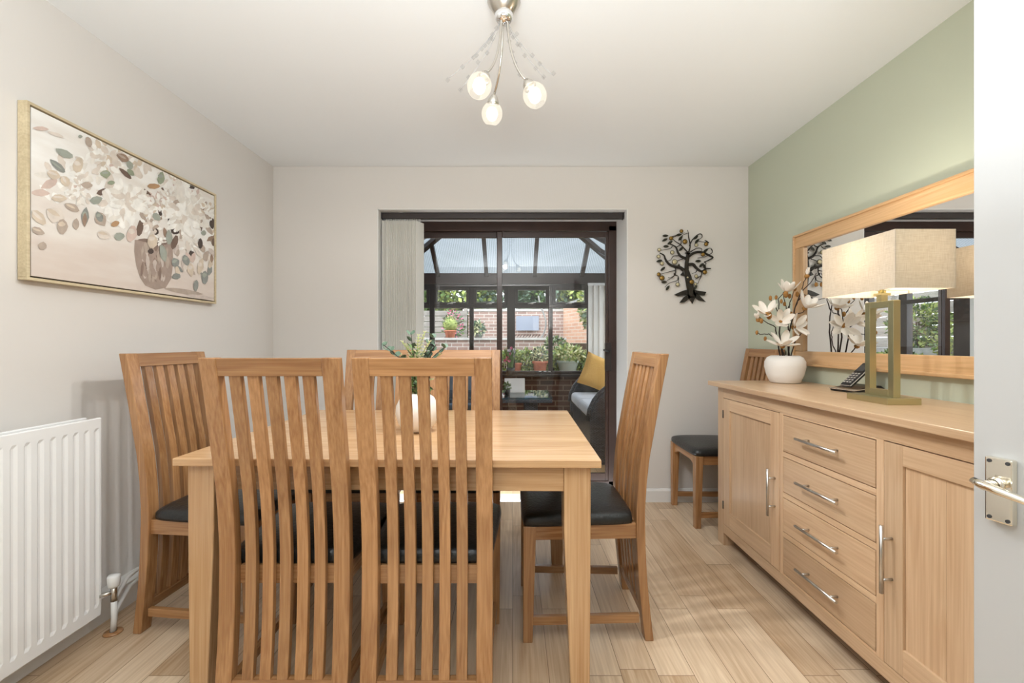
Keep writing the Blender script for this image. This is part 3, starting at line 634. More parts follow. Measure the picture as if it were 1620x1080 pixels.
# ------------------------------------------------------------------ magnolia arrangement on the sideboard
random.seed(11)
VB = Vector((1.520, 2.47, .918))
mg = thing('magnolia_arrangement', 'squat white vase of artificial magnolia blossoms on the sideboard', 'plant', VB)
MB().lathe([(0,.001),(.068,.001),(.076,.006),(.093,.05),(.101,.09),(.100,.118),(.088,.142),(.068,.152),(.062,.150),(.066,.142),(.084,.120)], n=36).build('vase', 'matte', mg)
MB().lathe([(0,.128),(.06,.13),(.083,.125)], n=20).build('pebble_fill', 'soil', mg)
def q_(px, py, d): return P(px, py, d)-VB
def branch(pts, r0=.0042, r1=.0016, name='branch'):
    # smooth the polyline, add small wobble
    out = []
    for i in range(len(pts)-1):
        a, b = Vector(pts[i]), Vector(pts[i+1])
        for k in range(4): out.append(a.lerp(b, k/4)+Vector((random.uniform(-1,1), random.uniform(-1,1), random.uniform(-1,1)))*.0022)
    out.append(Vector(pts[-1])); n = len(out)
    MB().tube(out, [r0+(r1-r0)*i/(n-1) for i in range(n)], 6).build(name, 'twig', mg)
def C(cx, cy, d=2.47): return q_(1180+cx*.2037, 395+cy*.2037, d)
B0 = [Vector((x, y, .12)) for x, y in [(-.02,0),(.0,.02),(.02,-.01),(.03,.015),(-.01,-.02)]]
branch([B0[0], C(240,690), C(232,600), C(150,560), C(105,520)])
branch([C(236,690), C(180,655), C(110,655), C(85,645)], .0028)
branch([B0[1], C(262,640,2.5), C(262,520,2.5), C(255,380,2.5), C(300,320,2.49)])
branch([C(262,500), C(225,430), C(190,385)], .0028)
branch([B0[2], C(325,680,2.45), C(360,540,2.44), C(385,440,2.44), C(420,350,2.43), C(450,250,2.43), C(475,200,2.42)])
branch([C(385,440,2.44), C(430,330,2.42), C(520,230,2.42), C(548,180,2.42)], .003)
branch([C(370,500,2.44), C(430,490,2.43), C(460,470,2.42)], .003)
branch([C(400,400,2.44), C(450,350,2.42), C(510,370,2.42), C(575,390,2.42)], .003)
branch([B0[3], C(330,640,2.5), C(320,480,2.5), C(300,400,2.5), C(290,330,2.48)])
branch([C(320,470,2.5), C(350,390,2.5), C(380,300,2.48)], .003)
branch([B0[4], C(280,760,2.42), C(290,740,2.42)])
branch([B0[2], C(385,700,2.46), C(430,650,2.44), C(410,590,2.44)], .003)
branch([C(262,560,2.48), C(330,470,2.45), C(345,420,2.45)], .003)
def petal(m, base, d, ln, wd, up, curl, mi=0):
    d = Vector(d).normalized(); s = d.cross(Vector(up)).normalized(); n_ = s.cross(d).normalized(); vs = []
    prof_ = [(0,.18),(.25,.62),(.5,.95),(.75,.85),(.92,.5),(1,.12)]
    for t, w_ in prof_:
        c = base+d*ln*t+n_*(curl*ln*(t*t)+.08*ln*sin(pi*t)*-1)
        for k in (-1,-.5,0,.5,1): vs.append(c+s*(k*wd*w_*.5)+n_*(abs(k)**2*wd*.22*w_))
    fs = [(i*5+k, i*5+k+1, (i+1)*5+k+1, (i+1)*5+k) for i in range(5) for k in range(4)]
    m.add(vs, fs, mi, True)
def flower(c, axis, size, tilt=.9, n=7):
    axis = Vector(axis).normalized(); u = axis.cross(Vector((.3,.2,1))).normalized(); v = axis.cross(u)
    m = MB(); size *= 1.3
    for k in range(n):
        a = 2*pi*k/n+random.uniform(-.25,.25); tl = tilt*random.uniform(.65,1.15)
        d = axis*cos(tl)+(u*cos(a)+v*sin(a))*sin(tl); petal(m, c, d, size*random.uniform(.85,1.15), size*.45, axis, random.uniform(-.15,.25))
    fo_ = m.build('blossom', 'petal', mg)
    MB().blob(c-axis*.004, (.013,.013,.012), 0, 10, 6, .1).build('calyx', 'calyx', fo_)
    return fo_
for cx, cy, d, ax, s, tl in [(165,495,2.44,(-.4,-.5,.6),.062,1.0),(310,335,2.44,(.1,-.4,.9),.062,.85),(460,450,2.40,(.2,-.5,.7),.068,.95),(270,560,2.43,(-.3,-.9,.3),.062,1.1),
                             (375,600,2.42,(.4,-.9,.3),.070,1.15),(285,745,2.41,(.0,-.5,.9),.072,1.15),(95,540,2.44,(-.5,-.4,.8),.030,.5),(475,200,2.42,(0,-.2,1),.034,.25)]:
    flower(C(cx, cy, d), ax, s, tl)
for cx, cy, d, r in [(190,375,2.44,.011),(235,370,2.45,.010),(120,552,2.43,.012),(85,642,2.44,.010),(275,400,2.45,.010),(380,300,2.46,.012),(400,345,2.44,.012),(350,500,2.43,.012),(335,540,2.43,.011),(545,270,2.42,.010),(580,392,2.42,.011),(150,690,2.42,.010),(372,580,2.42,.010),(340,360,2.45,.011),(180,510,2.42,.018),(310,345,2.43,.016),(300,420,2.46,.010)]:
    MB().blob(C(cx, cy, d), (r*.8, r*.8, r*1.25), 0, 8, 6, .06).build('bud', 'calyx', mg)

# ------------------------------------------------------------------ pendant light
pl = thing('ceiling_light', 'nickel ceiling light with three glowing frosted globes and wire sprays', 'ceiling light', (-.032, 1.63, ZC))
LP = Vector((-.032, 1.63, ZC))
rose = MB().lathe([(.0,-.002),(.060,-.002),(.061,-.010),(.058,-.016),(.040,-.042),(.028,-.052)], n=32).build('ceiling_rose', 'nickel', pl)
MB().lathe([(.030,-.048),(.034,-.056),(.033,-.070),(.024,-.082),(0,-.086)], n=24).build('chrome_boss', 'chrome', rose)
for gi, g in enumerate(GLOBES):
    g = Vector(g)-LP
    hz = Vector((g.x, g.y, 0)); dirh = hz.normalized()
    ax = (dirh*.55+Vector((0,0,-1))).normalized()     # globe axis: outwards and down
    top = g-ax*.070
    a = Vector((dirh.x*.012, dirh.y*.012, -.06)); ctrl = Vector((dirh.x*.018, dirh.y*.018, -.24)); n = 14; pts = []
    for i in range(n+1):
        t = i/n; pts.append(a*(1-t)**2+ctrl*2*t*(1-t)+top*t*t)
    arm = MB().tube(pts, .0042, 8).build('arm', 'nickel', pl)
    rot = Vector((0,0,-1)).rotation_difference(ax).to_matrix().to_4x4()
    hold = MB().lathe([(.006,.072),(.010,.068),(.020,.052),(.0245,.036),(.0235,.034),(.016,.05)], c=g, n=20, M4=rot).build('holder', 'nickel', arm)
    rr = .0425; pf = [(rr*sin(th), rr*1.08*cos(th)) for th in [R(30)+i*(R(152)-R(30))/14 for i in range(15)]]
    MB().lathe(pf, c=g, n=28, M4=rot).build('globe', 'globe', arm)
    MB().blob(g, (.023,.023,.028)).build('bulb', 'bulb', arm)
random.seed(8)
for ex, ey, ez in [(-.20,-.02,-.30),(-.17,.06,-.30),(-.12,.02,-.20),(.18,-.02,-.29),(.15,.03,-.27),(.06,.02,-.26)]:
    a = Vector((ex*.06, ey*.06, -.07)); e = Vector((ex, ey, ez)); ctrl = Vector((ex*.2, ey*.2, ez*.55)); pts = [a*(1-t)**2+ctrl*2*t*(1-t)+e*t*t for t in [i/12 for i in range(13)]]
    so_ = MB().tube(pts, .0009, 5).build('wire_spray', 'wire', pl)
    m = MB()
    for i in (4, 6, 8, 10, 12):
        c = pts[i]+Vector((random.uniform(-.008,.008), random.uniform(-.008,.008), random.uniform(-.004,.004)))
        m.add([c+Vector(v)*.006 for v in [(1.6,0,0),(-1.6,0,0),(0,1.6,0),(0,-1.6,0),(0,0,1.8),(0,0,-1.8)]], [(0,2,4),(2,1,4),(1,3,4),(3,0,4),(2,0,5),(1,2,5),(3,1,5),(0,3,5)])
    m.build('crystals', 'crystal', so_)

# ------------------------------------------------------------------ radiator
rd = thing('radiator', 'white ribbed panel radiator fixed low on the wall beside the dining chair', 'radiator', (XL, 0, 0))
ry0, ry1 = .42, 1.722
def panel(xf, name, z0, z1, ribs=True):
    m = MB(); pitch = .0405; n = int((ry1-ry0-.03)/pitch); y = ry0+.015; pts = [(ry0, 0), (ry0+.012, 0)]
    for i in range(n):
        ya = ry1-.02-(i+1)*pitch
        pts += []
    prof_ = [(ry0, 0)]; k = 0
    y = ry1-.012-n*pitch
    prof_.append((y-.004, 0))
    for i in range(n):
        prof_ += [(y+.002, 0), (y+pitch*.5, 0), (y+pitch*.5+.007, -.0045), (y+pitch-.007, -.0045)]; y += pitch
    prof_ += [(y+.001, 0), (ry1, 0)]; out = []
    zs = [z0+.045, z0+.058, z1-.052, z1-.038]
    # ribbed front face between flat top and bottom bands
    rows = [(z0, 0), (z0+.040, 0), (z0+.052, 1), (z1-.050, 1), (z1-.038, 0), (z1, 0)]
    vs = []
    for z, rib in rows:
        for (yy, dx) in prof_: vs.append((xf+(dx if rib else 0), yy, z))
    w_ = len(prof_); fs = [(r*w_+i, r*w_+i+1, (r+1)*w_+i+1, (r+1)*w_+i) for r in range(len(rows)-1) for i in range(w_-1)]
    n0 = len(vs); vs += [(xf-.014, ry0, z0), (xf-.014, ry1, z0), (xf-.014, ry1, z1), (xf-.014, ry0, z1)]
    fs += [(n0, n0+3, n0+2, n0+1)]
    last = (len(rows)-1)*w_
    fs += [tuple([n0, n0+1]+[i for i in range(w_-1, -1, -1)]), tuple([n0+3]+[last+i for i in range(w_)]+[n0+2])]
    fs += [tuple([n0]+[r*w_ for r in range(len(rows))]+[n0+3]), tuple([n0+1, n0+2]+[r*w_+w_-1 for r in range(len(rows)-1, -1, -1)])]
    m.add(vs, fs); return m.build(name, 'rad', rd, .004)
panel(.122, 'front_panel', .085, .852); panel(.066, 'rear_panel', .085, .852)
MB().box(.045, .052, 1.55, 1.58, .12, .80).box(.001, .05, 1.55, 1.58, .70, .74).box(.001, .05, 1.55, 1.58, .18, .22).box(.001, .05, .70, .73, .18, .22).build('wall_bracket', 'white', rd)
vx, vy = .148, 1.745
vv = MB().tube([(vx-.03, 1.715, .16), (vx, vy, .16)], .008, 8).tube([(vx, vy, .125), (vx, vy, .185)], .011, 10).build('valve', 'nickel', rd)
MB().lathe([(0,.182),(.017,.182),(.020,.19),(.022,.222),(.018,.228),(0,.229)], c=(vx, vy, 0), n=16).build('valve_cap', 'white', vv)
MB().tube([(vx, vy, .13), (vx, vy+.002, .06), (vx-.003, vy, .0)], .0105, 10).tube([(vx, vy, .13), (vx+.0, vy+.02, .145), (.10, 1.86, .155), (.062, 1.98, .145), (.058, 2.15, .13), (.058, 2.4, .125)], .008, 8).tube([(vx, vy+.004, .055), (vx-.005, vy+.02, .085), (.10, 1.87, .112), (.064, 1.98, .10), (.06, 2.15, .088), (.06, 2.4, .085)], .008, 8).build('pipework', 'white', rd)
MB().lathe([(.0,.0005),(.032,.0005),(.030,.005),(.012,.007)], c=(vx-.003, vy, 0), n=18).build('floor_collar', OAK['X'], rd)

# ------------------------------------------------------------------ door at the camera's side with its handle
dr = sroot('door_2', (.868, .80, 0)); ang = R(12); dr.rotation_euler.z = pi-ang*0
# local axes: door leaf runs from its latch edge back towards the camera
dr.rotation_euler.z = R(14)   # leaf direction: local -Y
MB().box(.0, .040, -.74, .028, .008, 2.02).build('leaf', pbr('door_satin', srgb(184, 184, 183), .4), dr, .002)
hp = MB().box(-.014, 0, -.034, .004, .826, .940).build('handle_plate', 'brass', dr, .0025)
m = MB()
for yy in (-.028, -.003):
    for zz in (.833, .933): m.tube([(-.0142, yy, zz), (-.0155, yy, zz)], .0032, 10)
m.build('screw', 'darkgrey', hp)
MB().tube([(-.008, -.012, .893), (-.045, -.012, .893)], .0085, 12).lathe([(.0125,0),(.0125,.006),(.009,.010)], c=(-.010,-.012,.893), n=16, M4=Matrix.Rotation(R(-90),4,'Y')).tube([(-.040, .004, .897), (-.047, -.010, .895), (-.049, -.035, .891), (-.047, -.07, .884), (-.043,-.105,.880)], [.0075,.009,.0088,.0075,.0065], 12, flat=.8).build('lever', 'brass', hp)

# ------------------------------------------------------------------ metal tree wall art
ta = thing('tree_wall_art', 'dark metal tree of life wall art with amber discs beside the patio door', 'wall art', (0, YB-.018, 0))
def TT(cx, cy, off=0): 
    p = P(1000+cx*.14815, 340+cy*.14815, YB-.018); return Vector((p.x, off, p.z))
k_ = .14815*(YB-.018)/700
tr_ = MB()
def ribbon(m, pts, ws, th=.004):
    vs = []; n = len(pts)
    for i, p in enumerate(pts):
        t = Vector(pts[min(i+1,n-1)])-Vector(pts[max(i-1,0)]); t.normalize(); s = Vector((t.z, 0, -t.x))*ws[i]
        p = Vector(p); vs += [p-s-Vector((0,th,0)), p+s-Vector((0,th,0)), p+s+Vector((0,th,0)), p-s+Vector((0,th,0))]
    fs = [(0,1,2,3), ((n-1)*4+3,(n-1)*4+2,(n-1)*4+1,(n-1)*4)]+[(i*4+k, i*4+(k+1)%4, (i+1)*4+(k+1)%4, (i+1)*4+k) for i in range(n-1) for k in range(4)]
    m.add(vs, fs)
tk = [(640,880,62),(625,800,48),(612,730,50),(598,660,44),(582,590,30),(582,520,26),(592,460,24),(600,400,20)]
ribbon(tr_, [TT(a,b_) for a,b_,c in tk], [c*k_*.75 for a,b_,c in tk])
for poly in [[(600,795),(540,808),(450,850),(490,868),(600,850)],[(600,845),(550,880),(505,938),(560,930),(630,880)],[(600,870),(642,948),(680,870)],[(650,840),(700,905),(785,928),(720,862),(690,835)],[(650,798),(790,822),(772,860),(650,845)],[(545,600),(515,640),(560,655)],[(560,405),(600,385),(620,410),(600,425)],[(470,560),(500,520),(520,560),(490,575)]]:
    pp = [TT(a,b_) for a,b_ in poly]; n = len(pp)
    tr_.add([p+Vector((0,-.004,0)) for p in pp]+[p+Vector((0,.004,0)) for p in pp], [tuple(range(n))]+[tuple(range(n,2*n))[::-1]]+[(i,(i+1)%n,n+(i+1)%n,n+i) for i in range(n)])
# two small wall spacers
tr_.tube([TT(600,470,0), TT(600,470,.017)], .004, 8).tube([TT(630,840,0), TT(630,840,.017)], .004, 8)
tr_.build('trunk', 'iron', ta)
def smooth(pts, n=5):
    out = []; m = len(pts)
    for i in range(m-1):
        p0, p1, p2, p3 = [Vector(pts[max(0,min(m-1,j))]) for j in (i-1,i,i+1,i+2)]
        for k in range(n):
            t = k/n; out.append(.5*((2*p1)+(p2-p0)*t+(2*p0-5*p1+4*p2-p3)*t*t+(3*p1-p0-3*p2+p3)*t**3))
    out.append(Vector(pts[-1])); return out
BR = [(9,[(600,410),(620,330),(605,240),(600,190),(590,160)]),(8,[(590,395),(520,320),(460,280),(415,235)]),(16,[(575,465),(520,440),(490,400),(468,345),(430,320),(380,300)]),
      (18,[(605,440),(650,410),(700,395),(760,400),(820,430),(862,455),(800,490),(770,500)]),(7,[(612,330),(640,270),(700,210),(740,205),(745,240),(700,270),(740,285),(810,292)]),
      (20,[(550,590),(510,560),(450,550),(390,520),(355,470),(340,430),(295,405)]),(20,[(600,530),(650,528),(690,570),(740,600),(790,575),(840,570)]),(7,[(740,600),(742,640),(700,670),(675,690)]),(6,[(740,650),(720,690),(700,735)]),
      (7,[(465,555),(460,630),(420,665),(385,668)]),(6,[(460,640),(495,660),(492,735)]),(6,[(465,590),(400,605),(345,620),(300,630)]),(6,[(620,395),(690,355),(740,358),(738,390),(700,395)]),(6,[(470,345),(520,310),(525,250),(540,215),(610,190)]),
      (6,[(540,470),(500,482),(450,500)]),(6,[(500,435),(440,440),(410,480),(350,500)]),(6,[(845,360),(855,400),(780,445),(700,460)]),(6,[(430,335),(400,360),(310,375)]),(6,[(690,590),(680,610),(640,625)]),(6,[(490,665),(480,700),(400,725),(350,770)]),(6,[(430,240),(500,212),(560,190)]),(6,[(450,620),(440,660),(370,700)]),(6,[(820,295),(775,270),(805,280)]),(6,[(780,380),(820,355),(845,355)]),(6,[(770,500),(790,520),(760,560)]),(6,[(415,235),(440,225),(480,215)])]
for w0, pts in BR:
    sp2 = smooth([TT(a,b_) for a,b_ in pts]); n = len(sp2)
    MB().tube(sp2, [max(w0*(1-.75*i/n), 3.2)*k_*.95 for i in range(n)], 6).build('branch', 'iron', ta)
for cx, cy, a in [(355,222,0),(350,265,25),(405,295,35),(362,335,0),(498,212,10),(517,248,50),(525,360,45),(680,240,40),(692,280,50),(785,380,40),(290,490,15),(328,575,40),(705,492,0),(740,535,45),(772,550,-65),(342,715,0),(380,778,55),(675,775,50)]:
    c = TT(cx, cy); a = R(a); d = Vector((cos(a),0,sin(a))); s = Vector((-sin(a),0,cos(a))); ln, wd = 34*k_, 14*k_
    ol = [(-1,0),(-.5,.8),(0,1),(.5,.75),(1,0),(.5,-.75),(0,-1),(-.5,-.8)]; pp = [c+d*u*ln+s*v*wd for u,v in ol]; n = 8
    MB().add([p+Vector((0,-.003,0)) for p in pp]+[p+Vector((0,.002,0)) for p in pp], [tuple(range(n)), tuple(range(n,2*n))[::-1]]+[(i,(i+1)%n,n+(i+1)%n,n+i) for i in range(n)]).build('leaf', 'ironleaf', ta)
for i, (cx, cy, r) in enumerate([(525,173,18),(415,250,20),(562,285,24),(683,322,18),(788,312,20),(288,372,18),(427,400,20),(281,443,18),(452,502,26),(317,517,20),(754,422,20),(284,635,20),(317,673,25),(484,742,20),(682,655,18),(775,610,22),(633,716,24),(590,668,10),(675,738,15)]):
    c = TT(cx, cy, -.004); mt = Matrix.Rotation(R(90), 4, 'X')
    o = MB().lathe([(0,.006),(r*k_*.75,.006),(r*k_,.0)], c=c, n=16, M4=mt).build('disc', 'gold' if i in (0,1,2,4,10,11,12,15,16) else 'pale', ta)
    MB().lathe([(r*k_*.85,.002),(r*k_*1.12,.001),(r*k_*1.12,-.002),(r*k_*.85,-.003)], c=c, n=16, M4=mt).build('disc_rim', 'iron', o)

# ------------------------------------------------------------------ framed painting on the wall
pc = thing('framed_painting', 'framed canvas of white blossoms and grey leaves in a brown vase', 'painting', (XL, 0, 0))
py0, py1, pz0, pz1 = 1.535, 2.517, 1.362, 1.985
ft = .010
m = MB().box(.002, .036, py0, py1, pz1-ft, pz1).box(.002, .036, py0, py1, pz0, pz0+ft).box(.002, .036, py0, py0+ft, pz0+ft, pz1-ft).box(.002, .036, py1-ft, py1, pz0+ft, pz1-ft)
m.build('frame', 'frame', pc, .001)
MB().box(.003, .012, py0+ft, py1-ft, pz0+ft, pz1-ft).build('backing', 'twig', pc)
def canvas_mat():
    m, nt, out = newmat('painted_ground')
    p = N(nt, 'ShaderNodeBsdfPrincipled'); L(nt, p.outputs[0], out.inputs[0]); p.inputs['Roughness'].default_value = .7
    tc = N(nt, 'ShaderNodeTexCoord'); mp = N(nt, 'ShaderNodeMapping'); mp.inputs['Scale'].default_value = (1, 2.2, 9); mp.inputs['Rotation'].default_value = (R(-6), 0, 0); L(nt, tc.outputs['Object'], mp.inputs[0])
    nz = N(nt, 'ShaderNodeTexNoise'); nz.inputs['Scale'].default_value = 1.5; nz.inputs['Detail'].default_value = 5; L(nt, mp.outputs[0], nz.inputs['Vector'])
    sp = N(nt, 'ShaderNodeSeparateXYZ'); L(nt, tc.outputs['Object'], sp.inputs[0])
    g = N(nt, 'ShaderNodeMapRange'); g.inputs[1].default_value = 1.42; g.inputs[2].default_value = 1.72; g.inputs[3].default_value = .55; g.inputs[4].default_value = -.1; L(nt, sp.outputs[2], g.inputs[0])
    a = N(nt, 'ShaderNodeMath', operation='ADD'); L(nt, nz.outputs[0], a.inputs[0]); L(nt, g.outputs[0], a.inputs[1])
    cr = N(nt, 'ShaderNodeValToRGB'); L(nt, a.outputs[0], cr.inputs[0]); e = cr.color_ramp.elements
    e[0].position = .25; e[0].color = srgb(240, 238, 233); e[1].position = 1; e[1].color = srgb(212, 198, 187)
    q = e.new(.55); q.color = srgb(226, 219, 210)
    L(nt, cr.outputs[0], p.inputs['Base Color']); return m
M['canvas'] = canvas_mat()
cols = dict(ga=(158,162,152), w1=(240,237,230), w2=(228,222,212), w3=(215,204,192), be=(206,190,170), br=(150,126,108), db=(112,92,80), dk=(76,64,58), gg=(156,160,148), gn=(150,158,134), sl=(138,140,134), tp=(176,160,146), pk=(206,184,172), oc=(176,140,104), vz=(160,142,130), vd=(132,112,100), vl=(196,182,172))
CK = list(cols); CM = []
for k in CK: CM.append(pbr('paint_'+k, srgb(*cols[k]), .65, noise=.1, nscale=30))
cv = MB().box(.012, .0325, py0+.016, py1-.016, pz0+.016, pz1-.016, 0)
XP = -XL-.0325
def CP(cx, cy):
    x = cx*.3612; y = 130+cy*.3612; S = (811-x)/XP; return (700/S, 1.145+(541-y)/S)
random.seed(21); off = [0.0330]
def dab(cx, cy, a, b_, ang, key, pts=9, clip=True):
    off[0] += .0000035; ps = []
    for k in range(pts):
        t = 2*pi*k/pts; q = 1+random.uniform(-.12, .12); u = cos(t)*a*q; v = sin(t)*b_*q*(1-.35*abs(cos(t))**2)
        X = cx+u*cos(R(ang))-v*sin(R(ang)); Y = cy+u*sin(R(ang))+v*cos(R(ang)); y, z = CP(X, Y)
        ps.append((off[0], min(max(y, py0+.017), py1-.017), min(max(z, pz0+.017), pz1-.017)))
    cv.add(ps, [tuple(range(pts))], 1+CK.index(key))
# soft stems and dull background dabs
for _ in range(60): dab(random.uniform(150, 900), random.uniform(330, 520), random.uniform(18, 45), random.uniform(8, 20), random.uniform(0, 180), random.choice(['w2','w3','w3','w1','pk']))
for _ in range(34): dab(random.uniform(600, 940), random.uniform(520, 700), random.uniform(12, 30), random.uniform(6, 16), random.uniform(0, 180), random.choice(['be','tp','be','tp','w3','br']))
# vase
off[0] += .0000035; cv.add([(off[0],)+CP(a, b_) for a, b_ in [(590,690),(587,740),(595,800),(612,855),(635,890),(680,908),(725,900),(748,862),(757,800),(757,740),(745,690)]], [tuple(range(11))], 1+CK.index('vz'))
for _ in range(60):
    t = random.random(); dab(672+random.uniform(-56, 60)*(1-.35*max(0, t-.5)), 712+t*150, random.uniform(5, 12), random.uniform(16, 34), random.uniform(-8, 8), random.choice(['vz','vl','vz','tp','vd']))
dab(800, 915, 90, 12, 8, 'tp'); dab(880, 940, 70, 8, 8, 'vl')
dab(668, 698, 70, 10, 8, 'vd')
for cx, cy, a, b_, an in [(450,480,30,14,-20),(548,400,36,10,40),(612,640,16,40,10),(745,590,12,34,10),(680,655,16,14,0),(765,700,14,34,20),(640,480,26,8,40),(835,458,20,8,20),(700,570,10,20,0),(880,620,10,30,0),(930,620,14,26,0),(835,750,20,14,0),(660,740,14,12,0),(935,700,10,20,0),(765,650,20,18,30),(720,470,18,8,30)]:
    dab(cx, cy, a, b_, an, 'dk' if random.random() < .6 else 'db')
def bloom(cx, cy, r, n, keys):
    for k in range(n):
        q = r*math.sqrt(random.random()); t = random.uniform(0, 2*pi); dab(cx+q*cos(t), cy+q*sin(t)*.95, random.uniform(.18,.34)*r, random.uniform(.1,.18)*r, math.degrees(t)+random.uniform(-40,40), random.choice(keys))
W = ['w1','w1','w1','w2','w2','w3']
bloom(470,320,80,40,['w1','w2','w3','be','w3']); bloom(380,390,70,30,W); bloom(610,330,70,30,['w1','w2','w3','be']); bloom(760,420,70,34,W); bloom(545,530,98,80,W); bloom(815,570,92,76,W)
bloom(700,540,50,26,W); bloom(665,620,44,24,W); bloom(700,690,30,16,['w1','w2']); bloom(830,705,44,24,W); bloom(905,570,44,26,['w1','w2','tp','be']); bloom(350,480,60,26,['w1','w2','w3']); bloom(740,500,40,18,W)
for _ in range(22): dab(random.uniform(770, 935), random.uniform(720, 830), random.uniform(16, 30), random.uniform(8, 13), random.uniform(40, 110), random.choice(['tp','be','w3','vl','sl','pk']))
for cx, cy, a, b_, an, k in [(278,312,42,19,25,'gg'),(250,368,44,15,38,'sl'),(232,405,34,20,20,'be'),(282,432,26,20,60,'be'),(338,365,24,36,20,'be'),(378,450,26,14,0,'tp'),(255,508,34,17,5,'be'),(312,548,36,17,25,'tp'),
    (165,590,46,24,40,'be'),(237,580,46,34,30,'w3'),(270,632,24,38,0,'tp'),(370,590,17,42,3,'sl'),(368,600,10,32,3,'br'),(330,622,15,25,0,'tp'),(160,650,34,16,20,'tp'),(183,716,20,18,0,'tp'),(420,515,30,18,-15,'gg'),(437,598,26,34,-25,'tp'),(432,590,16,24,-25,'sl'),
    (452,668,30,22,10,'w3'),(520,676,24,20,0,'gg'),(565,362,14,24,-20,'gg'),(570,395,20,12,40,'gn'),(703,420,16,30,10,'gn'),(670,455,30,12,0,'oc'),(683,590,22,15,45,'gg'),(738,680,16,34,-5,'gg'),(712,748,15,40,-12,'gg'),(665,695,22,34,0,'be'),(575,665,22,40,15,'pk'),
    (766,790,18,22,-30,'sl'),(770,850,20,15,-10,'sl'),(875,705,12,24,0,'dk'),(895,855,15,32,0,'sl'),(856,890,12,26,5,'sl'),(875,808,14,34,10,'be'),(812,780,16,28,-20,'sl'),(925,772,8,18,0,'br'),(833,820,14,32,-5,'be'),(460,402,24,18,0,'gn'),(484,440,16,10,0,'gn'),(900,760,12,24,20,'tp'),(385,262,14,26,-15,'tp'),(348,238,10,8,0,'gg'),(175,203,34,10,5,'pk'),(240,228,40,8,20,'w3'),(535,330,30,16,30,'br'),(502,620,20,12,-20,'oc'),(890,660,12,12,0,'gg')]:
    dab(cx, cy, a, b_, an, k); 
    if a*b_ > 380: dab(cx-a*.15, cy-b_*.3, a*.7, b_*.3, an, {'gg':'ga','sl':'gg','be':'w3','tp':'be','w3':'be','gn':'ga','pk':'w3','oc':'be','br':'tp','dk':'db'}[k])
cv.build('canvas', ['canvas']+CM, pc)

# ------------------------------------------------------------------ conservatory
CX0, CX1, CY0, CY1, EZ = -1.76, 1.70, YB+.40, 6.36, 2.108
struct(MB().box(CX0-.15, CX1+.15, YB+.34, CY1+.15, -.06, 0).build('floor_conservatory', 'floor2'))
struct(MB().box(CX0-.12, CX1+.12, CY1, CY1+.14, 0, .655).build('wall_conservatory', 'brickd'))
struct(MB().box(CX0-.12, CX0, CY0, CY1, 0, .655).build('wall_conservatory.001', 'brickd'))
struct(MB().box(CX1, CX1+.12, CY0, CY1, 0, .655).build('wall_conservatory.002', 'brickd'))
# the house's outer brick leaf round the opening
struct(MB().box(XL-.6, OX0-.04, YB+.34, YB+.40, 0, 3.6).box(OX1+.04, XR+.6, YB+.34, YB+.40, 0, 3.6).box(OX0-.04, OX1+.04, YB+.34, YB+.40, OZ+.03, 3.6).build('wall_exterior', 'bricko'))
struct(MB().box(CX0-.02, CX1+.02, CY1-.10, CY1+.12, .655, .685).build('sill_1', 'upvcd'))
# far window wall: posts, transom, four lights with openers above
wn = sroot('window_1', (0, CY1, 0))
posts = [(-1.76,-1.63),(-1.19,-1.125),(-.08,.035),(1.07,1.13),(1.60,1.70)]
m = MB()
for a, c in posts: m.box(a, c, -.03, .05, .685, 1.975)
for c in (-.59, .545): m.box(c-.03, c+.03, -.02, .04, .685, 1.975)
m.box(CX0, CX1, -.02, .045, .685, .73).box(CX0, CX1, -.025, .045, 1.635, 1.685).box(CX0, CX1, -.02, .045, 1.92, 1.985)
m.build('frame', 'upvcd', wn, .004)
struct(MB().box(CX0-.02, CX1+.02, CY1-.05, CY1+.09, 1.975, EZ+.02).build('beam_1', 'upvc'))
struct(MB().box(CX0-.06, CX0+.07, CY0, CY1, 1.975, EZ+.02).build('beam_2', 'upvc'))
struct(MB().box(CX1-.07, CX1+.06, CY0, CY1, 1.975, EZ+.02).build('beam_3', 'upvc'))
bays = [(-1.63,-1.19),(-1.125,-.62),(-.56,-.08),(.035,.515),(.575,1.07),(1.13,1.60)]
for a, c in bays:
    MB().box(a, c, .005, .012, .73, 1.635).build('pane', 'glass', wn)
    o = MB().box(a, a+.042, -.035, .03, 1.685, 1.92).box(c-.042, c, -.035, .03, 1.685, 1.92).box(a+.042, c-.042, -.035, .03, 1.685, 1.715).box(a+.042, c-.042, -.035, .03, 1.890, 1.92).build('opener', 'upvcd', wn, .003)
    MB().box(a+.042, c-.042, .0, .006, 1.715, 1.890).build('pane', 'glass', o)
    MB().tube([((a+c)/2-.06, -.05, 1.688), ((a+c)/2-.01, -.055, 1.70), ((a+c)/2+.06, -.055, 1.712)], .006, 8).box((a+c)/2-.02, (a+c)/2+.02, -.05, -.03, 1.688, 1.704).build('window_handle', 'steel', o)
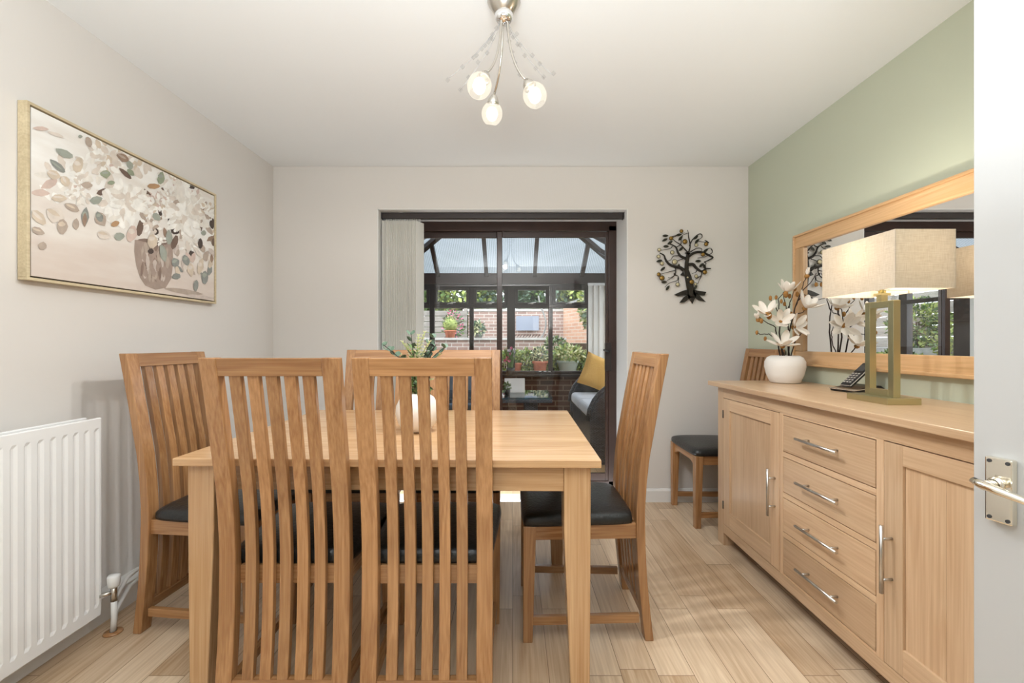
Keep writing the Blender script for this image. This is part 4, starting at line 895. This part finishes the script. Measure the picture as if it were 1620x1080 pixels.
# side windows
def side_win(name, x, sgn, posts_y, panes):
    w_ = sroot(name, (x, 0, 0)); m = MB(); t0, t1 = (-.05, .03) if sgn < 0 else (-.03, .05)
    for a, c in posts_y: m.box(t0, t1, a, c, .655, 1.985)
    m.box(t0, t1, CY0, CY1, .655, .72).box(t0, t1, CY0, CY1, 1.92, 1.985).box(t0, t1, CY0, CY1, 1.635, 1.685); m.build('frame', 'upvcd', w_, .004)
    for a, c in panes: MB().box(-.004, .004, a, c, .72, 1.92).build('pane', 'glass', w_)
side_win('window_2', CX0+.02, -1, [(CY0, CY0+.08),(4.20,4.26),(4.86,5.08),(5.68,5.80),(6.28,6.36)], [(CY0+.08,4.20),(4.26,4.86),(5.08,5.68),(5.80,6.28)])
side_win('window_3', CX1-.02, 1, [(CY0, CY0+.08),(4.30,4.36),(5.10,5.16),(5.80,5.86),(6.28,6.36)], [(CY0+.08,4.30),(4.36,5.10),(5.16,5.80),(5.86,6.28)])
# hipped polycarbonate roof
RX, RY, RZ = -.03, 4.93, 3.04; HY = CY0
def slab(name, pts, t=.016):
    me = bpy.data.meshes.new(name); v = [Vector(p) for p in pts]; nrm = (v[1]-v[0]).cross(v[2]-v[0]).normalized(); nrm = nrm if nrm.z > 0 else -nrm
    n = len(v); vs = v+[p+nrm*t for p in v]; fs = [tuple(range(n))[::-1], tuple(range(n, 2*n))]+[(i,(i+1)%n,n+(i+1)%n,n+i) for i in range(n)]
    me.from_pydata(vs, [], fs); me.materials.append(M['roof']); uv = me.uv_layers.new(name='uv')
    # u runs along the eaves so the flutes fall down the slope
    e = (v[1]-v[0]).normalized()
    for lp in me.loops: uv.data[lp.index].uv = (me.vertices[lp.vertex_index].co.dot(e), 0)
    o = bpy.data.objects.new(name, me); COL.objects.link(o); return struct(o)
slab('roof_panel', [(CX0, CY1+.03, EZ), (CX1, CY1+.03, EZ), (RX, RY, RZ)])
slab('roof_panel.001', [(CX0, CY1+.03, EZ), (CX0, HY, EZ), (RX, HY, RZ), (RX, RY, RZ)])
slab('roof_panel.002', [(CX1, CY1+.03, EZ), (CX1, HY, EZ), (RX, HY, RZ), (RX, RY, RZ)])
m = MB(); dn = Vector((0, 0, -.035))
m.beam(Vector((RX, HY, RZ))+dn, Vector((RX, RY, RZ))+dn, .10, .09)
for x in (CX0, CX1): m.beam(Vector((x, CY1, EZ))+dn, Vector((RX, RY, RZ))+dn, .075, .06)
for x in (-1.065, -.373, .315, .99):
    t = abs(x-RX)/(abs((CX0 if x < 0 else CX1)-RX)); e = Vector((x, RY+(CY1-RY)*t, RZ+(EZ-RZ)*t)); m.beam(Vector((x, CY1, EZ))+dn, e+dn, .055, .055)
for y in (3.66, 4.3, 4.93, 5.42, 5.9):
    for x in (CX0, CX1):
        if y <= RY: e = Vector((RX, y, RZ))
        else:
            t = (y-RY)/(CY1-RY); e = Vector((RX+(x-RX)*t, y, RZ+(EZ-RZ)*t))
        m.beam(Vector((x, y, EZ))+dn, e+dn, .055, .055)
struct(m.build('beam_4', 'upvc'))
# closed vertical blinds in the conservatory
def closed_blind(label, loc, rz, n, z0, z1):
    t = thing('conservatory_blind', label, 'blind', loc, rz)
    MB().box(-.01, n*.078+.02, -.02, .02, z1, z1+.035).build('head_rail', 'reveal', t)
    for i in range(n):
        x = .035+i*.078; a = R(14); dx, dy = .044*cos(a), .044*sin(a)
        MB().hexa([(x-dx,-dy-.001,z0),(x+dx,dy-.001,z0),(x+dx,dy+.001,z0),(x-dx,-dy+.001,z0)], [(x-dx,-dy-.001,z1),(x+dx,dy-.001,z1),(x+dx,dy+.001,z1),(x-dx,-dy+.001,z1)]).build('blind_slat', 'blind', t)
closed_blind('pale vertical blind drawn over the conservatory window behind the wicker sofa', (1.07, CY1-.13, 0), 0, 8, .70, 1.94)
closed_blind('pale vertical blind gathered on the conservatory side window, seen in the mirror', (CX0+.11, 4.30, 0), R(90), 7, .70, 1.94)

# ------------------------------------------------------------------ wicker sofa
sf = thing('wicker_sofa', 'dark wicker garden sofa with pale grey cushions in the conservatory', 'sofa', (0, 4.12, 0))
armp = [(.72,.0),(.72,.40),(.735,.50),(.775,.585),(.83,.655),(.90,.71),(1.0,.76),(1.15,.80),(1.45,.86),(1.62,.88),(1.62,0)]
for y in (0, 1.36):
    MB().prism(armp, (0,y,0), (1,0,0), (0,0,1), (0,.10,0)).build('armrest', 'wicker', sf, .012)
    e = [Vector((a, y+.05, b_+.005)) for a, b_ in armp[1:-1]]; MB().tube(e, .032, 10).build('arm_roll', 'wicker', sf)
MB().box(.745, 1.5, .10, 1.36, .06, .40).box(.80,1.5,.10,1.36,0,.06).build('seat_base', 'wicker', sf, .01)
MB().prism([(1.42,.38),(1.62,.38),(1.62,.90),(1.54,.90)], (0,.10,0), (1,0,0), (0,0,1), (0,1.26,0)).build('backrest', 'wicker', sf, .02)
for i in range(2):
    m = MB().box(.72, 1.42, .11+i*.625, .725+i*.625, .40, .53); o = m.build('seat_cushion', 'cushion', sf, .045); o.modifiers[0].segments = 4
    o = MB().prism([(1.34,.52),(1.44,.52),(1.54,.88),(1.42,.90)], (0,.12+i*.625,0), (1,0,0), (0,0,1), (0,.60,0)).build('back_cushion', 'cushion', sf, .04); o.modifiers[0].segments = 3
# mustard cushion leaning on the far arm
mc = MB(); n = 12; vs = []
for s in (1, -1):
    for j in range(n+1):
        for i in range(n+1):
            u, v = -1+2*i/n, -1+2*j/n; k = (1-u**4)*(1-v**4); pin = 1-.07*(1-(u*v)**2)
            vs.append((u*.205*pin, s*.065*math.sqrt(max(k, 0)), v*.205*pin))
q = (n+1)**2
fs = [tuple(s*q+a for a in (j*(n+1)+i, j*(n+1)+i+1, (j+1)*(n+1)+i+1, (j+1)*(n+1)+i)) for s in (0, 1) for j in range(n) for i in range(n)]
rot = Matrix.Rotation(R(-14), 4, 'X') @ Matrix.Rotation(R(22), 4, 'Y')
mc.add([rot @ Vector(p) for p in vs], fs, 0, True)
tag(mc.build('scatter_cushion', 'mustard', None, loc=(1.03, 5.30, .775)), 'mustard yellow scatter cushion leaning on the wicker sofa arm', 'cushion')

# ------------------------------------------------------------------ glass garden table and wicker chair
gt = thing('garden_table', 'glass topped dark wicker table in the conservatory', 'table', (-.33, 4.26, 0))
MB().box(-.69, .69, -.31, .31, .640, .650).build('glass_top', 'tglass', gt, .003)
MB().box(-.685, .685, -.305, .305, .60, .632).build('table_frame', 'wicker', gt, .006)
for x in (-.5, .5):
    MB().box(x-.06, x+.06, -.2, .2, .0, .60).build('pedestal', 'wicker', gt, .01)
pm = MB().box(-.10, .10, -.004, .004, 0, .14).build('placemat', 'reveal', None, .002, loc=(.02, 4.34, .6505)); pm.rotation_euler.x = R(-8)
tag(pm, 'frosted white square panel standing on the glass conservatory table', 'panel')
sp3 = thing('small_potted_plant', 'small bright green plant in a dark pot on the glass table', 'plant', (-.05, 4.16, .651))
MB().lathe([(0,.0),(.024,0),(.032,.05),(.029,.05),(.025,.045),(0,.04)], n=16).build('pot', 'black', sp3)
random.seed(3); MB().leaves((0,0,.075), (.03,.03,.03), 90, .03, (0,), .1).build('foliage', ['g1'], sp3)
gc = thing('garden_chair', 'dark wicker chair with blue grey cushions beyond the dining chairs', 'chair', (-.62, 4.95, 0))
MB().box(-.28, .28, -.25, .25, .05, .38).build('seat_base', 'wicker', gc, .01)
MB().box(-.34, -.28, -.28, .28, 0, .60).build('armrest', 'wicker', gc, .015); MB().box(.28, .34, -.28, .28, 0, .60).build('armrest', 'wicker', gc, .015)
MB().box(-.28, .28, .20, .28, .38, .92).build('backrest', 'wicker', gc, .015)
MB().box(-.27, .27, -.25, .18, .38, .48).build('seat_cushion', 'bluefab', gc, .03); MB().box(-.25, .25, .08, .20, .48, .86).build('back_cushion', 'bluefab', gc, .04)

# ------------------------------------------------------------------ things on the conservatory sill
random.seed(17)
orc = thing('flowering_orchid', 'pink and white flowering plant in a dark pot on the window sill', 'plant', (-.03, CY1-.13, .685))
MB().lathe([(0,0),(.05,0),(.066,.10),(.061,.10),(.055,.09),(0,.085)], n=18).build('pot', 'black', orc)
m = MB()
for i in range(46):
    a = random.uniform(0, 2*pi); ln = random.uniform(.14, .34); o_ = Vector((cos(a), sin(a), 0)); b_ = o_*.03+Vector((0,0,.09)); s = Vector((-sin(a), cos(a), 0))*.011
    tip = b_+o_*ln*.25+Vector((0,0,ln)); mid = b_+o_*ln*.08+Vector((0,0,ln*.55)); m.add([b_-s*.6, b_+s*.6, mid+s, tip, mid-s], [(0,1,2,3,4)])
m.build('foliage', 'g1', orc)
for i in range(12):
    c = Vector((random.uniform(-.09,.09), random.uniform(-.05,.03), random.uniform(.18,.40))); m = MB()
    for k in range(5):
        a = 2*pi*k/5; petal(m, c, (cos(a), -.35, sin(a)), .026, .02, (0,-1,0), .1)
    m.build('blossom', 'pink' if i % 2 else 'whitebloom', orc)
for i, (x, t_) in enumerate([(.385,'glass jar on the conservatory sill, first beyond the flowering plant'),(.455,'middle glass jar of the three on the conservatory sill'),(.515,'glass jar on the conservatory sill, closest to the wicker sofa')]):
    j = thing('glass_jar', t_, 'jar', (x, CY1-.15, .685), 0, 'small jars on the window sill')
    MB().lathe([(0,0),(.022,0),(.027,.012),(.027,.030),(.018,.042),(.018,.046)], n=16).build('jar_body', 'crystal', j)
    MB().lathe([(0,.052),(.019,.052),(.019,.046),(0,.046)], n=16).build('lid', 'steel', j)

# ------------------------------------------------------------------ garden
struct(MB().box(-9, 8, YB+.42, 18, -.14, -.065).build('ground', 'paving'))
struct(MB().box(-9, 8, 9.10, 18, -.06, 1.12).build('terrain', 'soil'))
lo_ = thing('low_brick_bed', 'low brick planting bed close outside the conservatory window', 'planter', (0, 7.25, 0))
MB().box(-1.9, 1.45, 0, .10, -.065, .62).build('bed_wall', 'brickg', lo_); MB().box(-1.9, 1.45, .10, .9, -.065, .58).build('soil', 'soil', lo_)
rw = thing('raised_garden_wall', 'low garden brick wall with pale stone coping', 'wall', (0, 8.98, 0))
MB().box(-3.1, 1.06, 0, .12, -.065, 1.185).build('brickwork', 'brickg', rw); MB().box(-3.1, 1.09, -.04, .18, 1.185, 1.235).build('coping', 'coping', rw, .006)
bk = thing('tall_garden_wall', 'tall brick boundary wall behind the raised terrace', 'wall', (0, 10.5, 0))
MB().box(-1.05, 1.30, 0, .12, 1.12, 1.88).build('brickwork', 'brickg', bk); MB().box(-1.07, 1.32, -.02, .14, 1.88, 1.93).build('coping', 'coping', bk)
rb = thing('side_garden_wall', 'orange brick garden wall running back beside the terrace', 'wall', (1.20, 10.5, 0), 0)
v0 = Vector((0,0,-.065)); d_ = Vector((1.15, -3.9, 0))
MB().prism([(0,-.065),(1,-.065),(1,2.15),(0,2.0)], (0,0,0), d_, (0,0,1), (.12,.035,0)).build('brickwork', 'bricko', rb)
MB().prism([(0,2.0),(1,2.15),(1,2.20),(0,2.05)], (-.02,0,0), d_, (0,0,1), (.16,.045,0)).build('coping', 'stone', rb)
def slatfence(label, a, b_, z0, z1, n, group=None):
    t = thing('slatted_fence', label, 'fence', (a[0], a[1], 0), math.atan2(b_[1]-a[1], b_[0]-a[0]), group); ln = math.hypot(b_[0]-a[0], b_[1]-a[1]); h = (z1-z0)/n; m = MB()
    for i in range(n): m.box(0, ln, -.01, .01, z0+i*h, z0+(i+1)*h-.012)
    m.build('fence_board', 'fence', t)
    k = max(2, int(ln/1.8)+1)
    for i in range(k): x = .04+(ln-.08)*i/(k-1); MB().box(x-.04, x+.04, .01, .08, z0-.05, z1+.05).build('fence_post', 'fence', t)
slatfence('weathered horizontal board fence joining the tall brick wall', (-3.2, 10.5), (-1.08, 10.5), 1.12, 1.90, 6)
slatfence('weathered grey fence at the side of the garden, seen in the mirror', (-3.75, 10.3), (-3.75, 4.2), 1.05, 2.6, 8)
sbk = thing('stepped_stone_bank', 'grey stone bank below the side fence, seen in the mirror', 'wall', (-3.70, 7.2, 0))
MB().box(0, .75, -3.0, 1.7, -.065, 1.05).build('stone_face', 'stone', sbk); MB().box(.75, 1.05, -3.0, 1.7, -.065, .70).build('lower_step', 'stone', sbk)
bb = tag(MB().box(-.26, .28, -.015, .015, 0, .34).build('painted_board', 'bluegrey', None, loc=(.34, 10.44, 1.42)), 'blue grey board leaning against the tall garden wall', 'board')
lt2 = thing('lattice_rack', 'dark curved lattice rack on the garden terrace', 'rack', (.32, 9.75, 1.12))
for i in range(12): MB().tube([(-.36+i*.065, 0, .0), (-.38+i*.065+.02, 0, .12), (-.30+i*.065, 0, .20)], .008, 6).build('rack_bar', 'iron', lt2)
hp_ = MB().tube(smooth([(.50,9.6,1.12),(.66,9.6,1.3),(.72,9.6,1.6),(.60,9.6,1.95),(.56,9.6,2.15)]), .018, 8).tube(smooth([(.62,9.6,1.12),(.80,9.6,1.4),(.82,9.6,1.8),(.74,9.6,2.15)]), .012, 8).build('garden_hose', 'stone', None)
tag(hp_, 'pale curved hose loops hanging above the garden terrace', 'hose')

def plantpot(name, label, cat, loc, r, h, potmat, plant, rp, hp2, mats, n, lsize, group=None, seed=1, ball=False):
    random.seed(seed); t = thing(name, label, cat, loc, 0, group)
    MB().lathe([(0,0),(r*.68,0),(r*.9,h*.8),(r*.92,h*.82),(r,h*.82),(r,h),(r*.9,h),(r*.86,h*.88),(0,h*.86)], n=20).build('pot', potmat, t)
    m = MB()
    if ball: m.blob((0,0,h+rp*.75), (rp,rp,rp*.95), 0, 20, 14, .035)
    m.leaves((0,0,h+hp2*.5), (rp,rp,hp2*.55), n, lsize, tuple(range(len(mats))), .3 if not ball else .9); m.build('foliage', mats, t); return t
plantpot('potted_cactus', 'round ball shrub in a terracotta pot on the stone coping', 'plant', (-1.27, 9.02, 1.235), .125, .15, 'terra', 1, .14, .26, ['g2','g1'], 500, .035, seed=2, ball=True)
plantpot('potted_plant', 'spiky pale plant in a low bowl on the stone coping', 'plant', (-.70, 9.02, 1.235), .11, .07, 'stone', 1, .10, .22, ['g5','g3'], 160, .11, seed=3)
plantpot('potted_plant', 'large terracotta pot of greenery just outside the conservatory glass', 'plant', (.46, 7.45, .60), .135, .23, 'terra', 1, .13, .20, ['g5','g3'], 320, .07, seed=4)
plantpot('potted_plant', 'wide pale green pot of feathery grass outside the glass', 'plant', (.93, 7.45, .60), .19, .24, 'celadon', 1, .24, .22, ['g2','g5','g1'], 520, .09, seed=5)
plantpot('potted_plant', 'small terracotta pot half hidden behind the flowering sill plant', 'plant', (.05, 7.45, .60), .11, .20, 'terra', 1, .12, .2, ['g1','g2'], 200, .07, seed=6)
plantpot('potted_shrub', 'leafy shrub in a blue glazed pot in front of the raised wall', 'plant', (.80, 8.3, .60), .17, .24, 'bluepot', 1, .22, .38, ['g1','g4'], 420, .08, seed=7)
MB_ = MB().box(.5, 1.15, 8.1, 8.6, -.065, .60); tag(MB_.build('stone_plinth', 'stone'), 'grey stone plinth under the blue glazed pot', 'plinth')
plantpot('potted_plant', 'terracotta pot of bright leaves on the stone bank, tallest in the mirror', 'plant', (-3.25, 6.35, 1.05), .12, .2, 'terra', 1, .25, .4, ['g2','g1'], 600, .08, seed=8)
plantpot('potted_plant', 'brown pot of bright leaves on the stone bank, lower one in the mirror', 'plant', (-2.85, 6.15, .70), .14, .22, 'terra', 1, .25, .35, ['g2','g1'], 600, .07, seed=9)
plantpot('potted_plant', 'terracotta pot beside the pale blind in the mirror', 'plant', (-3.1, 5.1, 1.05), .12, .2, 'terra', 1, .22, .3, ['g1','g4'], 500, .07, seed=10)
def shrub(name, label, cat, loc, r, n, ls, mats, seed, group=None, trunk=None):
    random.seed(seed); t = thing(name, label, cat, loc, 0, group); m = MB(); m.leaves((0,0,r[2]), r, n, ls, tuple(range(len(mats))), .35); m.build('foliage', mats, t)
    m = MB()
    for k in range(4): m.tube([(random.uniform(-.04,.04), random.uniform(-.04,.04), 0), (random.uniform(-.3,.3)*r[0], random.uniform(-.3,.3)*r[1], r[2])], .012 if not trunk else trunk, 6)
    m.build('stem', 'twig', t); return t
for i, (x, y, z, r, ms, lb) in enumerate([(-.15,7.5,.58,(.22,.2,.20),['g2','g1'],'yellow green shrub in the low bed behind the sill flowers'),(.24,7.6,.58,(.22,.2,.21),['g2','g1'],'leafy shrub in the low bed between two terracotta pots'),(.68,7.6,.58,(.20,.18,.19),['g1','g2'],'leafy shrub in the low bed between terracotta and pale green pots'),
    (1.22,7.6,.58,(.22,.2,.2),['g2','g1'],'yellow green shrub in the low bed beside the orange brick wall'),(-.7,7.6,.58,(.3,.2,.2),['g1','g2'],'low leafy shrub in the bed behind the dining chairs'),(-1.3,7.6,.58,(.3,.2,.2),['g1','g4'],'darker low shrub at the end of the planting bed')]):
    shrub('garden_shrub', lb, 'shrub', (x, y, z), r, 900, .075, ms, 30+i, 'shrubs in the low bed')
shrub('flowering_shrub', 'pink flowered shrub in front of the tall garden wall', 'shrub', (-1.32, 9.9, 1.12), (.22,.2,.38), 420, .08, ['g3','pink','g1'], 41)
shrub('wall_creeper', 'dense leafy climber spilling over the orange brick wall', 'climber', (1.72, 8.45, 1.32), (.42,.75,.52), 2600, .12, ['g1','g2','g3','g5'], 42)
for i, (x, y, r, ms, lb) in enumerate([(-4.6,12.4,(1.1,.8,1.35),['g1','g2'],'bright green tree beyond the slatted fence, first in the hedge line'),(-2.9,12.3,(1.2,.8,1.3),['g2','g1'],'yellow green hedge tree behind the board fence'),(-1.5,12.5,(1.0,.8,1.28),['g2','g1'],'yellow green hedge tree behind the start of the tall brick wall'),
    (-.2,12.6,(1.0,.8,1.2),['g3','g4'],'grey green hedge tree behind the middle of the brick wall'),(1.1,12.6,(1.0,.8,1.25),['g3','g1'],'grey green hedge tree behind the blue grey board'),(2.3,12.3,(1.1,.8,1.4),['g2','g1'],'yellow green tree behind the orange brick wall'),(3.9,12.0,(1.2,.9,1.6),['g1','g4'],'dark green tree past the end of the orange brick wall')]):
    shrub('hedge_tree', lb, 'tree', (x, y, 1.12), r, 4200, .19, ms, 50+i, 'hedge trees behind the garden wall', .05)
for i, (x, y, z, r, lb) in enumerate([(-3.38,7.4,1.055,(.22,.5,.42),'green shrub in front of the side fence, seen in the mirror'),(-3.42,5.65,1.055,(.2,.35,.34),'low green shrub by the side fence next to the pots'),(-2.85,7.1,.70,(.2,.4,.14),'low clipped mound on the stone step, seen in the mirror')]):
    shrub('bank_shrub', lb, 'shrub', (x, y, z), r, 1300, .09, ['g1','g2','g4'], 70+i, 'shrubs on the stone bank')
